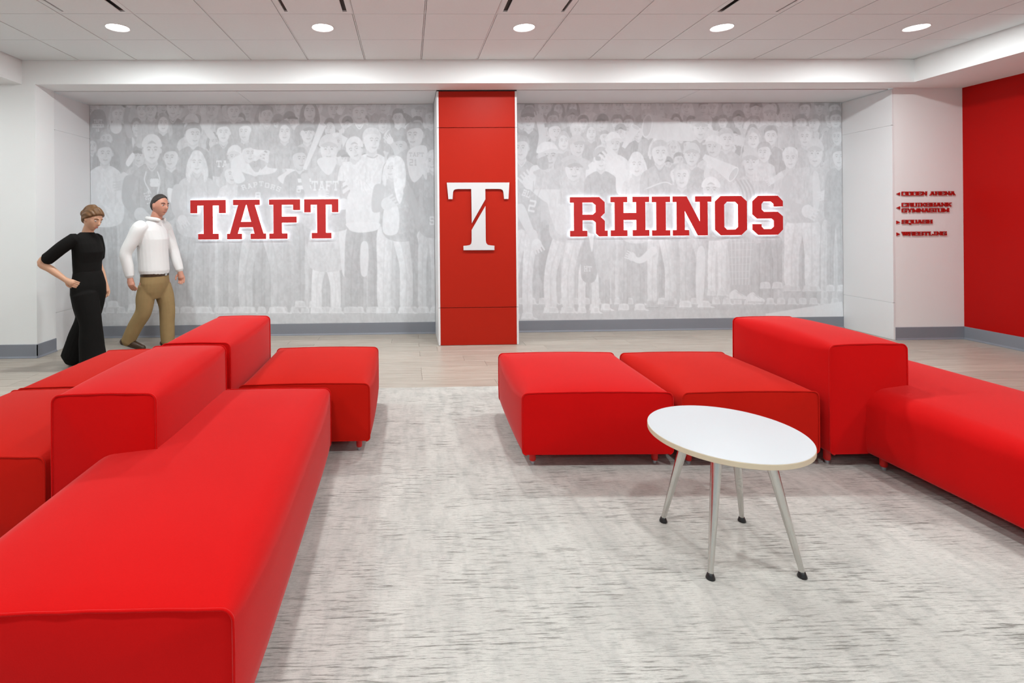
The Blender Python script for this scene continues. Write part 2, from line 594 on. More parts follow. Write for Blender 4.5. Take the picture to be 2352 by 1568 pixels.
for n, (i, j) in enumerate(diffs):
    x0, x1, y1, y0 = XG[i], XG[i + 1], YG[j], YG[j + 1]
    t = empty('air_diffuser', ((x0 + x1) / 2, (y0 + y1) / 2, ZC))
    tag(t, 'square white plaque air diffuser, %s of its row%s' % (['leftmost', 'second from left', 'third from left', 'rightmost'][DIFF_COLS.index(i)], ' by the bulkhead' if j == 2 else ' overhead'), 'air diffuser', 'ceiling air diffusers')
    h = TILE / 2
    bm = bmesh.new()
    for s in (-1, 1):
        add_box(bm, min(s * (h - 0.004), s * (h - 0.045)), max(s * (h - 0.004), s * (h - 0.045)), -h + 0.004, h - 0.004, 0.0, 0.012)
        add_box(bm, -h + 0.045, h - 0.045, min(s * (h - 0.004), s * (h - 0.045)), max(s * (h - 0.004), s * (h - 0.045)), 0.0, 0.012)
    link('frame', to_mesh(bm, 'frame'), 'tile', t)
    bm = bmesh.new()
    a, b = h - 0.045, h - 0.10
    lo_ = [bm.verts.new((sx * a, sy * a, 0.012)) for sx, sy in ((-1, -1), (1, -1), (1, 1), (-1, 1))]
    up_ = [bm.verts.new((sx * b, sy * b, 0.028)) for sx, sy in ((-1, -1), (1, -1), (1, 1), (-1, 1))]
    for k in range(4):
        bm.faces.new((lo_[k], up_[k], up_[(k + 1) % 4], lo_[(k + 1) % 4]))
    link('throat', to_mesh(bm, 'throat'), 'dark_gap', t)
    box('plaque', (-h + 0.078, h - 0.078, -h + 0.06, h - 0.06, -0.010, -0.002), 'tile', t, bevel=0.002)
    box('neck', (-0.16, 0.16, -0.16, 0.16, -0.002, 0.028), 'dark_gap', t)

# ------------------------------------------------------------------ walls and bulkheads
# back bulkhead: an L with its underside running back to the alcoves
struct(link('wall_bulkhead_back', prism_mesh('wall_bulkhead_back', [(Y_BULK, ZB), (Y_BULK, ZC + 0.03), (Y_BACK + 0.1, ZC + 0.03), (Y_BACK + 0.1, 2.96), (Y_ALC - 0.012, 2.96), (Y_ALC - 0.012, ZB)], 'x', X_BL, X_BR), 'wall'))
struct(box('wall_bulkhead_left', (X_WL, X_BL, Y_NEAR, Y_BULK, ZB, ZC + 0.03), 'wall'))
struct(box('wall_bulkhead_right', (X_BR, X_WR, Y_NEAR, Y_RW, ZB, ZC + 0.03), 'wall'))
# left wall in line with the bulkhead
struct(box('wall_back_left', (X_WL, X_AL, Y_BULK, Y_ALC - 0.003, 0.0, ZB), 'wall'))
struct(box('wall_back_right', (X_AR + 0.022, X_WR, Y_RW, Y_BACK + 0.1, 0.0, ZB), 'wall'))
struct(box('wall_right', (X_WR, X_WR + 0.1, Y_NEAR, Y_BACK + 0.1, 0.0, ZC), 'red_wall'))
struct(box('wall_left', (X_WL - 0.1, X_WL, Y_NEAR, Y_BULK + 0.3, 0.0, ZC), 'wall'))
struct(box('wall_alcove_back', (X_AL - 0.2, X_AR + 0.2, Y_BACK + 0.012, Y_BACK + 0.1, 0.0, 2.96), 'wall'))

SEAMS = [0.0, 0.431, 2.495, 2.915]
def lining(name, x0, x1, yf):
    s = struct(box(name, (min(x0, x1) + 0.004 if x0 < x1 else x1 + 0.004, max(x0, x1) - 0.004, yf + 0.02, Y_BACK + 0.01, 0.0, 2.915), 'grid'))
    for a, b in zip(SEAMS, SEAMS[1:]):
        box('panel', (min(x0, x1), max(x0, x1), yf, Y_BACK, a + (0.0022 if a else 0.002), b - 0.0022), 'panel', s, bevel=0.0015)
    return s
lining('wall_alcove_left', X_AL - 0.022, X_AL, Y_ALC - 0.002)
lining('wall_alcove_right', X_AR, X_AR + 0.022, Y_RW - 0.004)
# head panels of the alcoves
for nm, xa, xb, cuts in (('wall_alcove_head_left', X_AL, X_CL, (-1.93,)), ('wall_alcove_head_right', X_CR, X_AR, (3.4,))):
    s = struct(box(nm, (xa + 0.004, xb - 0.004, Y_ALC + 0.03, Y_BACK, 2.936, 2.958), 'grid'))
    xs = [xa] + list(cuts) + [xb]
    for a, b in zip(xs, xs[1:]):
        box('panel', (a + 0.002, b - 0.002, Y_ALC, Y_BACK, 2.918, 2.938), 'panel', s, bevel=0.0015)

# column
col = empty('column', ((X_CL + X_CR) / 2, Y_ALC, 0))
tag(col, 'square column between the two murals, faced with red panels and white sides', 'column')
cw = (X_CR - X_CL) / 2
box('core', (-cw + 0.02, cw - 0.02, 0.02, Y_BACK - Y_ALC, 0.0, 2.955), 'dark_gap', col)
for a, b in zip(SEAMS, SEAMS[1:]):
    box('red_panel', (-cw + 0.0235, cw - 0.0235, 0.0, 0.02, a + 0.003, b - 0.003), 'red_panel', col, bevel=0.0012)
    for s in (-1, 1):
        x0, x1 = sorted((s * cw, s * (cw - 0.022)))
        box('white_side_panel', (x0, x1, -0.002, Y_BACK - Y_ALC, a + 0.002, b - 0.002), 'panel', col, bevel=0.0012)

# baseboards with a small toe
BP = [(0, 0), (-0.019, 0), (-0.019, 0.006), (-0.0095, 0.017), (-0.0075, 0.024), (-0.0075, 0.140), (-0.006, 0.146), (0, 0.147)]
def baseboard_x(name, y, xa, xb):
    return struct(link(name, prism_mesh(name, [(y + d, z) for d, z in BP], 'x', xa, xb), 'base'))
def baseboard_y(name, x, ya, yb, sgn):
    return struct(link(name, prism_mesh(name, [(x + sgn * d, z) for d, z in BP], 'y', ya, yb), 'base'))
baseboard_x('baseboard_alcove_left', Y_BACK, X_AL, X_CL)
baseboard_x('baseboard_alcove_right', Y_BACK, X_CR, X_AR)
baseboard_x('baseboard_left', Y_BULK, X_WL, X_AL + 0.0075)
baseboard_y('baseboard_return', X_AL, Y_BULK - 0.0075, Y_ALC - 0.004, -1)
baseboard_x('baseboard_back_right', Y_RW, X_AR + 0.022, X_WR)
baseboard_y('baseboard_right', X_WR, Y_NEAR, Y_RW, 1)
baseboard_y('baseboard_left_side', X_WL, Y_NEAR, Y_BULK, -1)

# ------------------------------------------------------------------ upholstered modules
def ring_xz(hw, z0, z1, rt, rb, crown, bulge):
    """rounded rectangle outline in x-z, centred on x = 0, starting at bottom left and going round"""
    pts = []
    def arc(cx, cz, r, a0, a1, n):
        for k in range(n + 1):
            a = math.radians(a0 + (a1 - a0) * k / n)
            pts.append([cx + r * math.cos(a), cz + r * math.sin(a)])
    arc(-hw + rb, z0 + rb, rb, 270, 180, 4)
    for k in range(1, 5):
        pts.append([-hw, z0 + rb + (z1 - rt - z0 - rb) * k / 5])
    arc(-hw + rt, z1 - rt, rt, 180, 90, 7)
    for k in range(1, 12):
        pts.append([-hw + rt + (2 * hw - 2 * rt) * k / 12, z1])
    arc(hw - rt, z1 - rt, rt, 90, 0, 7)
    for k in range(1, 5):
        pts.append([hw, z1 - rt + (z0 + rb - z1 + rt) * k / 5])
    arc(hw - rb, z0 + rb, rb, 0, -90, 4)
    zc, hz = (z0 + z1) / 2, (z1 - z0) / 2
    for p in pts:
        u = p[0] / hw
        w = (p[1] - zc) / hz
        if w > 0:
            p[1] += crown * (1 - u * u) * w
        p[0] += math.copysign(bulge * max(0, 1 - w ** 4) * abs(u), u)
    return pts

def block(parent, name, ext, mat, r_end=0.030, r_mid=0.088, bulge=0.016, crown=0.026, capb=0.013, pipe_ends=(0, 1), wob=0):
    x0, x1, y0, y1, z0, z1 = ext
    cx, hw, L = (x0 + x1) / 2, (x1 - x0) / 2, y1 - y0
    rnd = random.Random(hash((round(x0 * 100), round(y0 * 100))) % 9999 + wob)
    ph = [rnd.uniform(0, 6.28) for _ in range(4)]
    bm = bmesh.new()
    ts = [0, 0.004, 0.012, 0.03, 0.06, 0.10, 0.16, 0.24, 0.32, 0.41, 0.5]
    ts = [t * 0.87 / L if t < 0.16 else t for t in ts]
    ts = ts + [1 - t for t in ts[-2::-1]]
    rings, ends = [], []
    n_r = len(ring_xz(1, 0, 1, .1, .05, 0, 0))
    for t in ts:
        e = min(t, 1 - t) * L
        k = 1 - math.exp(-e / 0.13)
        r = r_end + (r_mid - r_end) * k
        pts = ring_xz(hw - 0.006 * (1 - k), z0, z1 - 0.014 * (1 - k), r, 0.022, crown * (0.25 + 0.75 * k), bulge * (0.15 + 0.85 * k))
        y = y0 + t * L
        rings.append([bm.verts.new((cx + p[0], y, p[1] + 0.0015 * k * math.sin(5 * p[0] + ph[0]) * math.cos(6 * y + ph[1]))) for p in pts])
    for a, b in zip(rings, rings[1:]):
        for k in range(n_r):
            bm.faces.new((a[k], a[(k + 1) % n_r], b[(k + 1) % n_r], b[k]))
    zc = (z0 + z1) / 2
    for ring, sgn in ((rings[0], -1), (rings[-1], 1)):
        prev = ring
        for s in (0.96, 0.88, 0.7, 0.45, 0.2):
            yy = ring[0].co.y + sgn * capb * (1 - s ** 2.4)
            cur = [bm.verts.new((cx + (v.co.x - cx) * s, yy, zc + (v.co.z - zc) * s)) for v in ring]
            for k in range(n_r):
                bm.faces.new((prev[k], prev[(k + 1) % n_r], cur[(k + 1) % n_r], cur[k]))
            prev = cur
        bm.faces.new(prev)
        ends.append([v.co.copy() for v in ring])
    bmesh.ops.recalc_face_normals(bm, faces=bm.faces)
    for f in bm.faces:
        f.smooth = True
    for ring in (rings[0], rings[-1]):
        for k in range(n_r):
            e = bm.edges.get((ring[k], ring[(k + 1) % n_r]))
            if e:
                e.smooth = False
    me = bpy.data.meshes.new(name)
    bm.to_mesh(me)
    bm.free()
    body = link(name, me, mat, parent)
    for i in pipe_ends:
        bm = bmesh.new()
        sg = -1 if i == 0 else 1
        path = [Vector((p.x * 1.0 + (0.0015 if p.x > cx else -0.0015), p.y + sg * 0.001 + 0.0012 * math.sin(40 * p.x + ph[2]), p.z + 0.001)) for p in ends[i]]
        add_tube(bm, path, 0.0042, 7)
        link('piping', to_mesh(bm, 'piping', True), mat, body)
    return body

leg_me = glide_me = None
def sofa_leg(parent, x, y, z1=0.10):
    global leg_me, glide_me
    if leg_me is None:
        bm = bmesh.new()
        add_lathe(bm, [(0.013, 0.019), (0.0165, 0.022), (0.0185, 0.03), (0.0185, z1)], 18)
        leg_me = sharp_by_angle(to_mesh(bm, 'leg'))
        bm = bmesh.new()
        add_lathe(bm, [(0.010, 0.0), (0.0115, 0.003), (0.0115, 0.0195)], 14)
        glide_me = sharp_by_angle(to_mesh(bm, 'glide'))
    l = link('leg', leg_me, 'red_leg', parent, (x, y, 0))
    link('glide', glide_me, 'glide', l)

ZS0, ZS1, ZK1 = 0.085, 0.447, 0.712      # underside, seat edge, backrest edge
def module(name, ext, mat, label, cat, rot=0.0, back=None, part='seat', z1=ZS1, inset=0.075, group=None, **kw):
    x0, x1, y0, y1 = ext
    c = ((x0 + x1) / 2, (y0 + y1) / 2)
    t = empty(name, (c[0], c[1], 0), math.radians(rot))
    tag(t, label, cat, group)
    block(t, part, (x0 - c[0], x1 - c[0], y0 - c[1], y1 - c[1], ZS0, z1), mat, **kw)
    hx, hy = (x1 - x0) / 2 - inset, (y1 - y0) / 2 - inset
    if hy > 0.6:
        ys = (-hy, 0, hy)
    else:
        ys = (-hy, hy)
    for sx in (-1, 1):
        for yy in ys:
            sofa_leg(t, sx * hx, yy)
    if back:
        bx0, bx1, by0, by1, bm_ = back
        block(t, 'backrest', (bx0 - c[0], bx1 - c[0], by0 - c[1], by1 - c[1], ZS0, ZK1), bm_, r_end=0.030, r_mid=0.074, bulge=0.014, crown=0.022)
        out = bx0 if bx0 < x0 else bx1
        px = out - c[0] + (0.05 if out < c[0] else -0.05)
        for yy in (by0 - c[1] + 0.08, by1 - c[1] - 0.08):
            sofa_leg(t, px, yy)
    return t

module('chaise_sofa', (-1.322, -0.455, 1.31, 3.045), 'crimson', 'long crimson chaise sofa with backrest filling the lower left foreground', 'sofa', rot=0.5,
       back=(-1.498, -1.062, 2.19, 3.04, 'crimson'))
module('armless_sofa', (-2.375, -1.538, 2.205, 3.105), 'scarlet', 'armless scarlet seat at the left edge, behind the foreground chaise backrest', 'sofa', group='armless red sofa modules')
module('upholstered_divider', (-1.480, -1.064, 3.10, 3.985), 'crimson', 'tall crimson upholstered block behind the chaise backrest, seats on both its sides', 'sofa', part='cushion', z1=ZK1, r_end=0.030, r_mid=0.074, bulge=0.010, crown=0.022, inset=0.07)
module('armless_sofa', (-1.034, -0.238, 3.135, 4.045), 'scarlet', 'armless scarlet seat with piped end, just beyond the far end of the chaise', 'sofa', group='armless red sofa modules')
module('armless_sofa', (-2.362, -1.512, 3.145, 4.06), 'scarlet', 'armless scarlet seat farthest left, in front of the walking people', 'sofa', group='armless red sofa modules')
module('ottoman', (0.652, 1.512, 2.895, 3.785), 'crimson', 'square crimson ottoman to the left behind the white table', 'ottoman', rot=-1.6)
module('armless_sofa', (1.548, 2.330, 2.865, 3.745), 'scarlet', 'armless scarlet seat behind the white table, between ottoman and backrest', 'sofa', rot=-0.9, group='armless red sofa modules')
module('chaise_sofa', (2.585, 3.455, 1.955, 3.70), 'crimson', 'long crimson chaise sofa with backrest at the right edge', 'sofa', rot=0.5,
       back=(2.366, 2.822, 2.845, 3.69, 'crimson'))

# ------------------------------------------------------------------ round table
TX, TY, TH, TR = 1.368, 2.19, 0.50, 0.311
t = empty('side_table', (TX, TY, 0))
tag(t, 'round white table with birch edge and four splayed steel legs', 'table')
lathe('table_top', [(0.001, TH - 0.001), (TR - 0.004, TH - 0.001), (TR - 0.0015, TH - 0.0002), (TR - 0.003, TH), (0.001, TH)], 'table', t, 96)
lathe('edge_band', [(0.001, TH - 0.023), (TR - 0.003, TH - 0.023), (TR, TH - 0.021), (TR, TH - 0.002), (TR - 0.0012, TH - 0.0008), (0.001, TH - 0.0012)], 'birch', t, 96)
for fx, fy in ((-0.181, 0.190), (-0.187, -0.193), (0.184, 0.180), (0.175, -0.198)):
    top = Vector((fx * 0.56, fy * 0.56, TH - 0.023))
    bot = Vector((fx, fy, 0.022))
    bm = bmesh.new()
    k = 12
    pts = [top.lerp(bot, s / k) for s in range(k + 1)]
    rad = [0.0205] * 3 + [0.0205 - 0.0105 * ((s - 2) / (k - 2)) for s in range(3, k + 1)]
    add_tube(bm, pts, rad, 20)
    lg = link('leg', sharp_by_angle(to_mesh(bm, 'leg')), 'steel', t)
    bm = bmesh.new()
    add_lathe(bm, [(0.006, 0.026), (0.0115, 0.022), (0.0135, 0.016), (0.017, 0.007), (0.0175, 0.002), (0.016, 0.0)], 20)
    link('foot', sharp_by_angle(to_mesh(bm, 'foot'), 50), 'black', lg, (fx * 1.005, fy * 1.005, 0))
    bm = bmesh.new()
    add_lathe(bm, [(0.033, TH - 0.0265), (0.034, TH - 0.0225)], 20)
    link('mounting_plate', to_mesh(bm, 'mounting_plate'), 'steel', t, (top.x, top.y, 0))

# ------------------------------------------------------------------ TAFT and RHINOS halo-lit letters
GL = {
 'T': (88.2, [[(0, 100), (88.2, 100), (88.2, 66.5), (71.4, 66.5), (71.4, 85.9), (55.4, 85.9), (55.4, 14.6), (70, 14.6), (70, 0), (18.9, 0), (18.9, 14.6), (33, 14.6), (33, 85.9), (16.8, 85.9), (16.8, 66.5), (0, 66.5)]]),
 'A': (97.3, [[(15.6, 100), (82, 100), (82, 86.4), (69.4, 86.4), (90.8, 14.2), (97.3, 14.2), (97.3, 0), (58.9, 0), (58.9, 14.2), (68.7, 14.2), (64.6, 30.1), (31, 30.1), (26.4, 14.2), (36.8, 14.2), (36.8, 0), (0, 0), (0, 14.2), (7.1, 14.2), (28, 86.4), (15.6, 86.4)], [(46.9, 86.7), (49.6, 86.7), (60.5, 44.2), (34.5, 44.2)]]),
 'F': (79, [[(0, 100), (79, 100), (79, 72.6), (60.9, 72.6), (60.9, 86.3), (32, 86.3), (32, 56.5), (69.8, 56.5), (69.8, 40.9), (32, 40.9), (32, 13.9), (46.2, 13.9), (46.2, 0), (0, 0), (0, 13.9), (10.7, 13.9), (10.7, 86.3), (0, 86.3)]]),
 'R': (95, [[(0, 100), (74, 100), (88, 87), (88, 59), (78, 49.5), (88, 39.5), (88, 15), (95, 15), (95, 0), (73.5, 0), (65.5, 8), (65.5, 35.5), (58.5, 41), (31.5, 41), (31.5, 15), (43.5, 15), (43.5, 0), (0, 0), (0, 15), (10, 15), (10, 86), (0, 86)], [(31.5, 86), (57.5, 86), (65.5, 79), (65.5, 62), (58.5, 55.5), (31.5, 55.5)]]),
 'H': (97.8, [[(0, 100), (42, 100), (42, 86), (32.5, 86), (32.5, 59), (65.5, 59), (65.5, 86), (56, 86), (56, 100), (97.8, 100), (97.8, 86), (88, 86), (88, 15.5), (97.8, 15.5), (97.8, 0), (56, 0), (56, 15.5), (65.5, 15.5), (65.5, 41), (32.5, 41), (32.5, 15.5), (42, 15.5), (42, 0), (0, 0), (0, 15.5), (10.3, 15.5), (10.3, 86), (0, 86)]]),
 'I': (45.5, [[(0, 100), (45.5, 100), (45.5, 85.5), (34.5, 85.5), (34.5, 14.5), (45.5, 14.5), (45.5, 0), (0, 0), (0, 14.5), (11, 14.5), (11, 85.5), (0, 85.5)]]),
 'N': (98, [[(0, 100), (35, 100), (69.5, 33.5), (69.5, 85.5), (57.5, 85.5), (57.5, 100), (98, 100), (98, 85.5), (88.5, 85.5), (88.5, 0), (64, 0), (30, 65), (30, 14.5), (41, 14.5), (41, 0), (0, 0), (0, 14.5), (10, 14.5), (10, 85.5), (0, 85.5)]]),
 'O': (81, [[(14.5, 100), (66, 100), (81, 86), (81, 14), (66, 0), (14.5, 0), (0, 14), (0, 86)], [(30, 85), (52, 85), (59, 78), (59, 21), (52, 14.5), (30, 14.5), (23, 21), (23, 78)]]),
 'S': (77.5, [[(14.5, 100), (64, 100), (77.5, 86), (77.5, 72), (54.5, 72), (54.5, 79), (47.5, 85), (28, 85), (22.5, 79), (22.5, 65), (28.5, 59), (64, 59), (77.5, 47), (77.5, 13.5), (64, 0), (14.5, 0), (0, 13.5), (0, 28), (22.5, 28), (22.5, 21), (28.5, 15), (48, 15), (55, 21), (55, 36), (49.5, 41.5), (12, 41.5), (0, 52.5), (0, 86)]]),
}
Y_MURAL = Y_BACK - 0.004
def channel_letter(ch, x, z, h, label, wid=None):
    k = h / 100
    kx = (wid / GL[ch][0]) if wid else k
    loops = [[(px * kx, pz * k) for px, pz in lp] for lp in GL[ch][1]]
    t = empty('channel_letter', (x, Y_MURAL, z))
    tag(t, label, 'sign letter', 'red halo-lit letters')
    link('face', outline_mesh('face', loops, 0.012), 'red_letter', t, (0, -0.030, 0))
    link('lit_backing', outline_mesh('lit_backing', loops, 0.014, offset=0.004), 'halo', t, (0, -0.0155, 0))
    for px, pz in ((GL[ch][1][0][0][0] * kx + 0.06, 0.93 * h), (0.5 * GL[ch][0] * kx if ch in 'TI' else 0.21 * GL[ch][0] * kx, 0.07 * h)):
        box('standoff', (px - 0.005, px + 0.005, -0.017, 0.0, pz - 0.005, pz + 0.005), 'steel', t)
for ch, x, w, lab in (('T', -2.713, 0.4375, 'first red letter T of the lit TAFT sign, beside the walking man'), ('A', -2.260, 0.484, 'red letter A of the lit TAFT sign'),
                      ('F', -1.735, 0.388, 'red letter F of the lit TAFT sign'), ('T', -1.297, 0.428, 'last red letter T of the lit TAFT sign, after the F')):
    channel_letter(ch, x, 1.222, 0.495, lab, w)
for ch, x, w in (('R', 2.066, 0.481), ('H', 2.588, 0.495), ('I', 3.121, 0.232), ('N', 3.389, 0.498), ('O', 3.937, 0.412), ('S', 4.424, 0.394)):
    channel_letter(ch, x, 1.215, 0.503, 'red letter %s of the lit RHINOS sign' % ch, w)

# white serif T emblem with a diagonal slash
def emb(pts):
    return [((zx / 8.25 - 15) * 0.00501 + 0.447, 1.862 - (zy / 8.25 - 20 + (zx / 8.25 - 90) * 0.005) * 0.00499) for zx, zy in pts]
EMB1 = [(133, 163), (160, 475), (238, 475), (248, 345), (262, 308), (292, 290), (350, 284), (592, 284), (597, 932), (858, 480), (858, 284), (1100, 284), (1155, 288), (1188, 308), (1200, 345), (1212, 475), (1294, 475), (1315, 163)]
EMB2 = [(858, 608), (858, 1250), (866, 1305), (895, 1340), (950, 1352), (1020, 1358), (1020, 1440), (437, 1440), (437, 1358), (505, 1354), (560, 1342), (584, 1318), (593, 1265), (594, 1060)]
t = empty('emblem', (0.80, Y_ALC - 0.003, 1.09))
tag(t, 'white serif letter T emblem with a diagonal slash on the red column', 'emblem')
for nm, pts in (('upper_piece', EMB1), ('lower_piece', EMB2)):
    link(nm, outline_mesh(nm, [[(x - 0.80, z - 1.09) for x, z in emb(pts)]], 0.014), 'emblem', t, (0, -0.006, 0))
    cxp = 0.0
    for px, pz in (((-0.02, 0.70), (-0.02, 0.5)) if nm[0] == 'u' else ((0.0, 0.05), (0.02, 0.25))):
        box('standoff', (px - 0.006, px + 0.006, -0.007, 0.0, pz - 0.006, pz + 0.006), 'steel', t)

# ------------------------------------------------------------------ direction signs
# heavy slab glyphs as strokes on a 1 x 1 cell: (x0, y0, x1, y1, thickness)
TH_V, TH_H = 0.21, 0.175
def vs(x, a=0.0, b=1.0): return ('b', x - TH_V / 2, a, x + TH_V / 2, b)
def hs(a, b, y): return ('b', a, y - TH_H / 2, b, y + TH_H / 2)
lo_, hi_, md_ = TH_H / 2, 1 - TH_H / 2, 0.5
def sl(x, y, w=0.40): return hs(x - w / 2, x + w / 2, y)
def dg(x0, y0, x1, y1, w=TH_V): return ('d', x0, y0, x1, y1, w)
SLAB = {
 'O': [vs(0.12, 0.06, 0.94), vs(0.88, 0.06, 0.94), hs(0.06, 0.94, lo_), hs(0.06, 0.94, hi_)],
 'D': [vs(0.2), vs(0.88, 0.08, 0.92), hs(0.0, 0.92, lo_), hs(0.0, 0.92, hi_)],
 'E': [vs(0.2), hs(0.0, 1.0, lo_), hs(0.0, 1.0, hi_), hs(0.2, 0.72, md_), ('b', 0.84, 0.0, 1.0, 0.34), ('b', 0.84, 0.66, 1.0, 1.0)],
 'N': [vs(0.18), vs(0.84), dg(0.14, 0.95, 0.86, 0.05), sl(0.16, hi_, 0.34), sl(0.18, lo_, 0.38), sl(0.84, hi_, 0.36)],
 'A': [dg(0.5, 0.98, 0.14, 0.02), dg(0.5, 0.98, 0.86, 0.02), hs(0.25, 0.75, 0.32), sl(0.15, lo_, 0.36), sl(0.85, lo_, 0.36), hs(0.26, 0.74, hi_)],
 'R': [vs(0.2), hs(0.0, 0.86, hi_), hs(0.2, 0.86, 0.46), vs(0.84, 0.50, 0.95), vs(0.84, 0.0, 0.42), sl(0.2, lo_), hs(0.80, 1.0, lo_)],
 'C': [vs(0.12, 0.06, 0.94), hs(0.06, 0.96, lo_), hs(0.06, 0.96, hi_), ('b', 0.78, 0.02, 1.0, 0.36), ('b', 0.78, 0.64, 1.0, 0.98)],
 'U': [vs(0.2, 0.08), vs(0.82, 0.08), hs(0.12, 0.9, lo_), sl(0.2, hi_), sl(0.82, hi_, 0.36)],
 'I': [vs(0.5), hs(0.24, 0.76, lo_), hs(0.24, 0.76, hi_)],
 'K': [vs(0.2), dg(0.3, 0.42, 0.82, 0.95), dg(0.42, 0.58, 0.84, 0.05), sl(0.2, hi_), sl(0.2, lo_), sl(0.82, hi_, 0.36), sl(0.84, lo_, 0.32)],
 'S': [hs(0.06, 0.94, hi_), hs(0.06, 0.94, lo_), hs(0.08, 0.92, md_), vs(0.12, 0.5, 0.94), vs(0.88, 0.06, 0.5), ('b', 0.78, 0.66, 1.0, 0.96), ('b', 0.0, 0.04, 0.22, 0.34)],
 'H': [vs(0.2), vs(0.8), hs(0.2, 0.8, md_), sl(0.2, hi_), sl(0.2, lo_), sl(0.8, hi_), sl(0.8, lo_)],
 'G': [vs(0.12, 0.06, 0.94), hs(0.06, 0.96, lo_), hs(0.06, 0.96, hi_), vs(0.88, 0.04, 0.5), hs(0.5, 1.0, 0.44), ('b', 0.78, 0.68, 1.0, 0.98)],
 'Y': [vs(0.5, 0.0, 0.5), dg(0.5, 0.46, 0.16, 0.95), dg(0.5, 0.46, 0.84, 0.95), sl(0.5, lo_), sl(0.16, hi_, 0.34), sl(0.84, hi_, 0.34)],
 'M': [vs(0.14), vs(0.86), dg(0.14, 0.95, 0.5, 0.15, 0.2), dg(0.86, 0.95, 0.5, 0.15, 0.2), sl(0.14, lo_, 0.34), sl(0.86, lo_, 0.34), sl(0.12, hi_, 0.28), sl(0.88, hi_, 0.28)],
 'Q': [vs(0.12, 0.06, 0.94), vs(0.88, 0.06, 0.94), hs(0.06, 0.94, lo_), hs(0.06, 0.94, hi_), dg(0.5, 0.12, 0.72, -0.28, 0.26)],
 'W': [dg(0.1, 0.95, 0.28, 0.03), dg(0.28, 0.03, 0.5, 0.9, 0.2), dg(0.5, 0.9, 0.72, 0.03, 0.2), dg(0.9, 0.95, 0.72, 0.03), sl(0.12, hi_, 0.36), sl(0.88, hi_, 0.36), sl(0.5, hi_, 0.3)],
 'T': [vs(0.5), hs(0.0, 1.0, hi_), sl(0.5, lo_, 0.5), ('b', 0.0, 0.66, 0.16, 1.0), ('b', 0.84, 0.66, 1.0, 1.0)],
 'L': [vs(0.22), hs(0.0, 1.0, lo_), sl(0.22, hi_, 0.46), ('b', 0.82, 0.0, 1.0, 0.40)],
 'F': [vs(0.2), hs(0.0, 1.0, hi_), hs(0.2, 0.72, md_), sl(0.2, lo_, 0.44), ('b', 0.84, 0.66, 1.0, 1.0)],
 'B': [vs(0.2), vs(0.86, 0.08, 0.46), vs(0.86, 0.54, 0.92), hs(0.0, 0.88, lo_), hs(0.0, 0.88, hi_), hs(0.2, 0.84, md_)],
 'P': [vs(0.2), vs(0.86, 0.5, 0.92), hs(0.0, 0.88, hi_), hs(0.2, 0.86, 0.46), sl(0.2, lo_, 0.44)],
 '1': [vs(0.5), sl(0.5, lo_, 0.5), dg(0.26, 0.7, 0.5, 0.92, 0.2)],
 '2': [hs(0.06, 0.9, hi_), vs(0.86, 0.5, 0.94), hs(0.1, 0.9, md_), vs(0.14, 0.06, 0.5), hs(0.06, 0.98, lo_)],
 '8': [vs(0.12, 0.06, 0.94), vs(0.88, 0.06, 0.94), hs(0.06, 0.94, lo_), hs(0.06, 0.94, hi_), hs(0.1, 0.9, md_)],
 '6': [vs(0.12, 0.06, 0.94), vs(0.88, 0.06, 0.5), hs(0.06, 0.94, lo_), hs(0.06, 0.94, hi_), hs(0.1, 0.9, md_)],
}
WID = {'I': 0.62, 'M': 1.18, 'W': 1.3, ' ': 0.55, 'E': 0.94, 'L': 0.9}
def stroke_quad(s, x, w, h, z=0):
    if s[0] == 'b':
        _, a, b, c, d = s
        return [(x + a * w, z + b * h), (x + c * w, z + b * h), (x + c * w, z + d * h), (x + a * w, z + d * h)]
    _, a, b, c, d, t = s
    return [(x + (a - t / 2) * w, z + b * h), (x + (a + t / 2) * w, z + b * h), (x + (c + t / 2) * w, z + d * h), (x + (c - t / 2) * w, z + d * h)]

def slab_letter(ch, x, z, w, h, depth, parent):
    bm = bmesh.new()
    for n, s in enumerate(SLAB[ch]):
        q = stroke_quad(s, 0, w, h)
        e = depth - 0.00008 * n
        A = [bm.verts.new((px, -e, pz)) for px, pz in q]
        B = [bm.verts.new((px, 0, pz)) for px, pz in q]
        bm.faces.new(A); bm.faces.new(B[::-1])
        for k in range(4):
            bm.faces.new((A[k], A[(k + 1) % 4], B[(k + 1) % 4], B[k]))
    return link('letter', to_mesh(bm, 'letter'), 'red_sign', parent, (x, -0.004, z))

def sign_line(t, text, x, x_end, z, h):
    tot = sum(WID.get(c, 1.0) for c in text)
    u = (x_end - x) / tot
    cur = x
    for c in text:
        w = WID.get(c, 1.0) * u
        if c != ' ':
            slab_letter(c, cur, z, w * 1.01, h, 0.010, t)
        cur += w

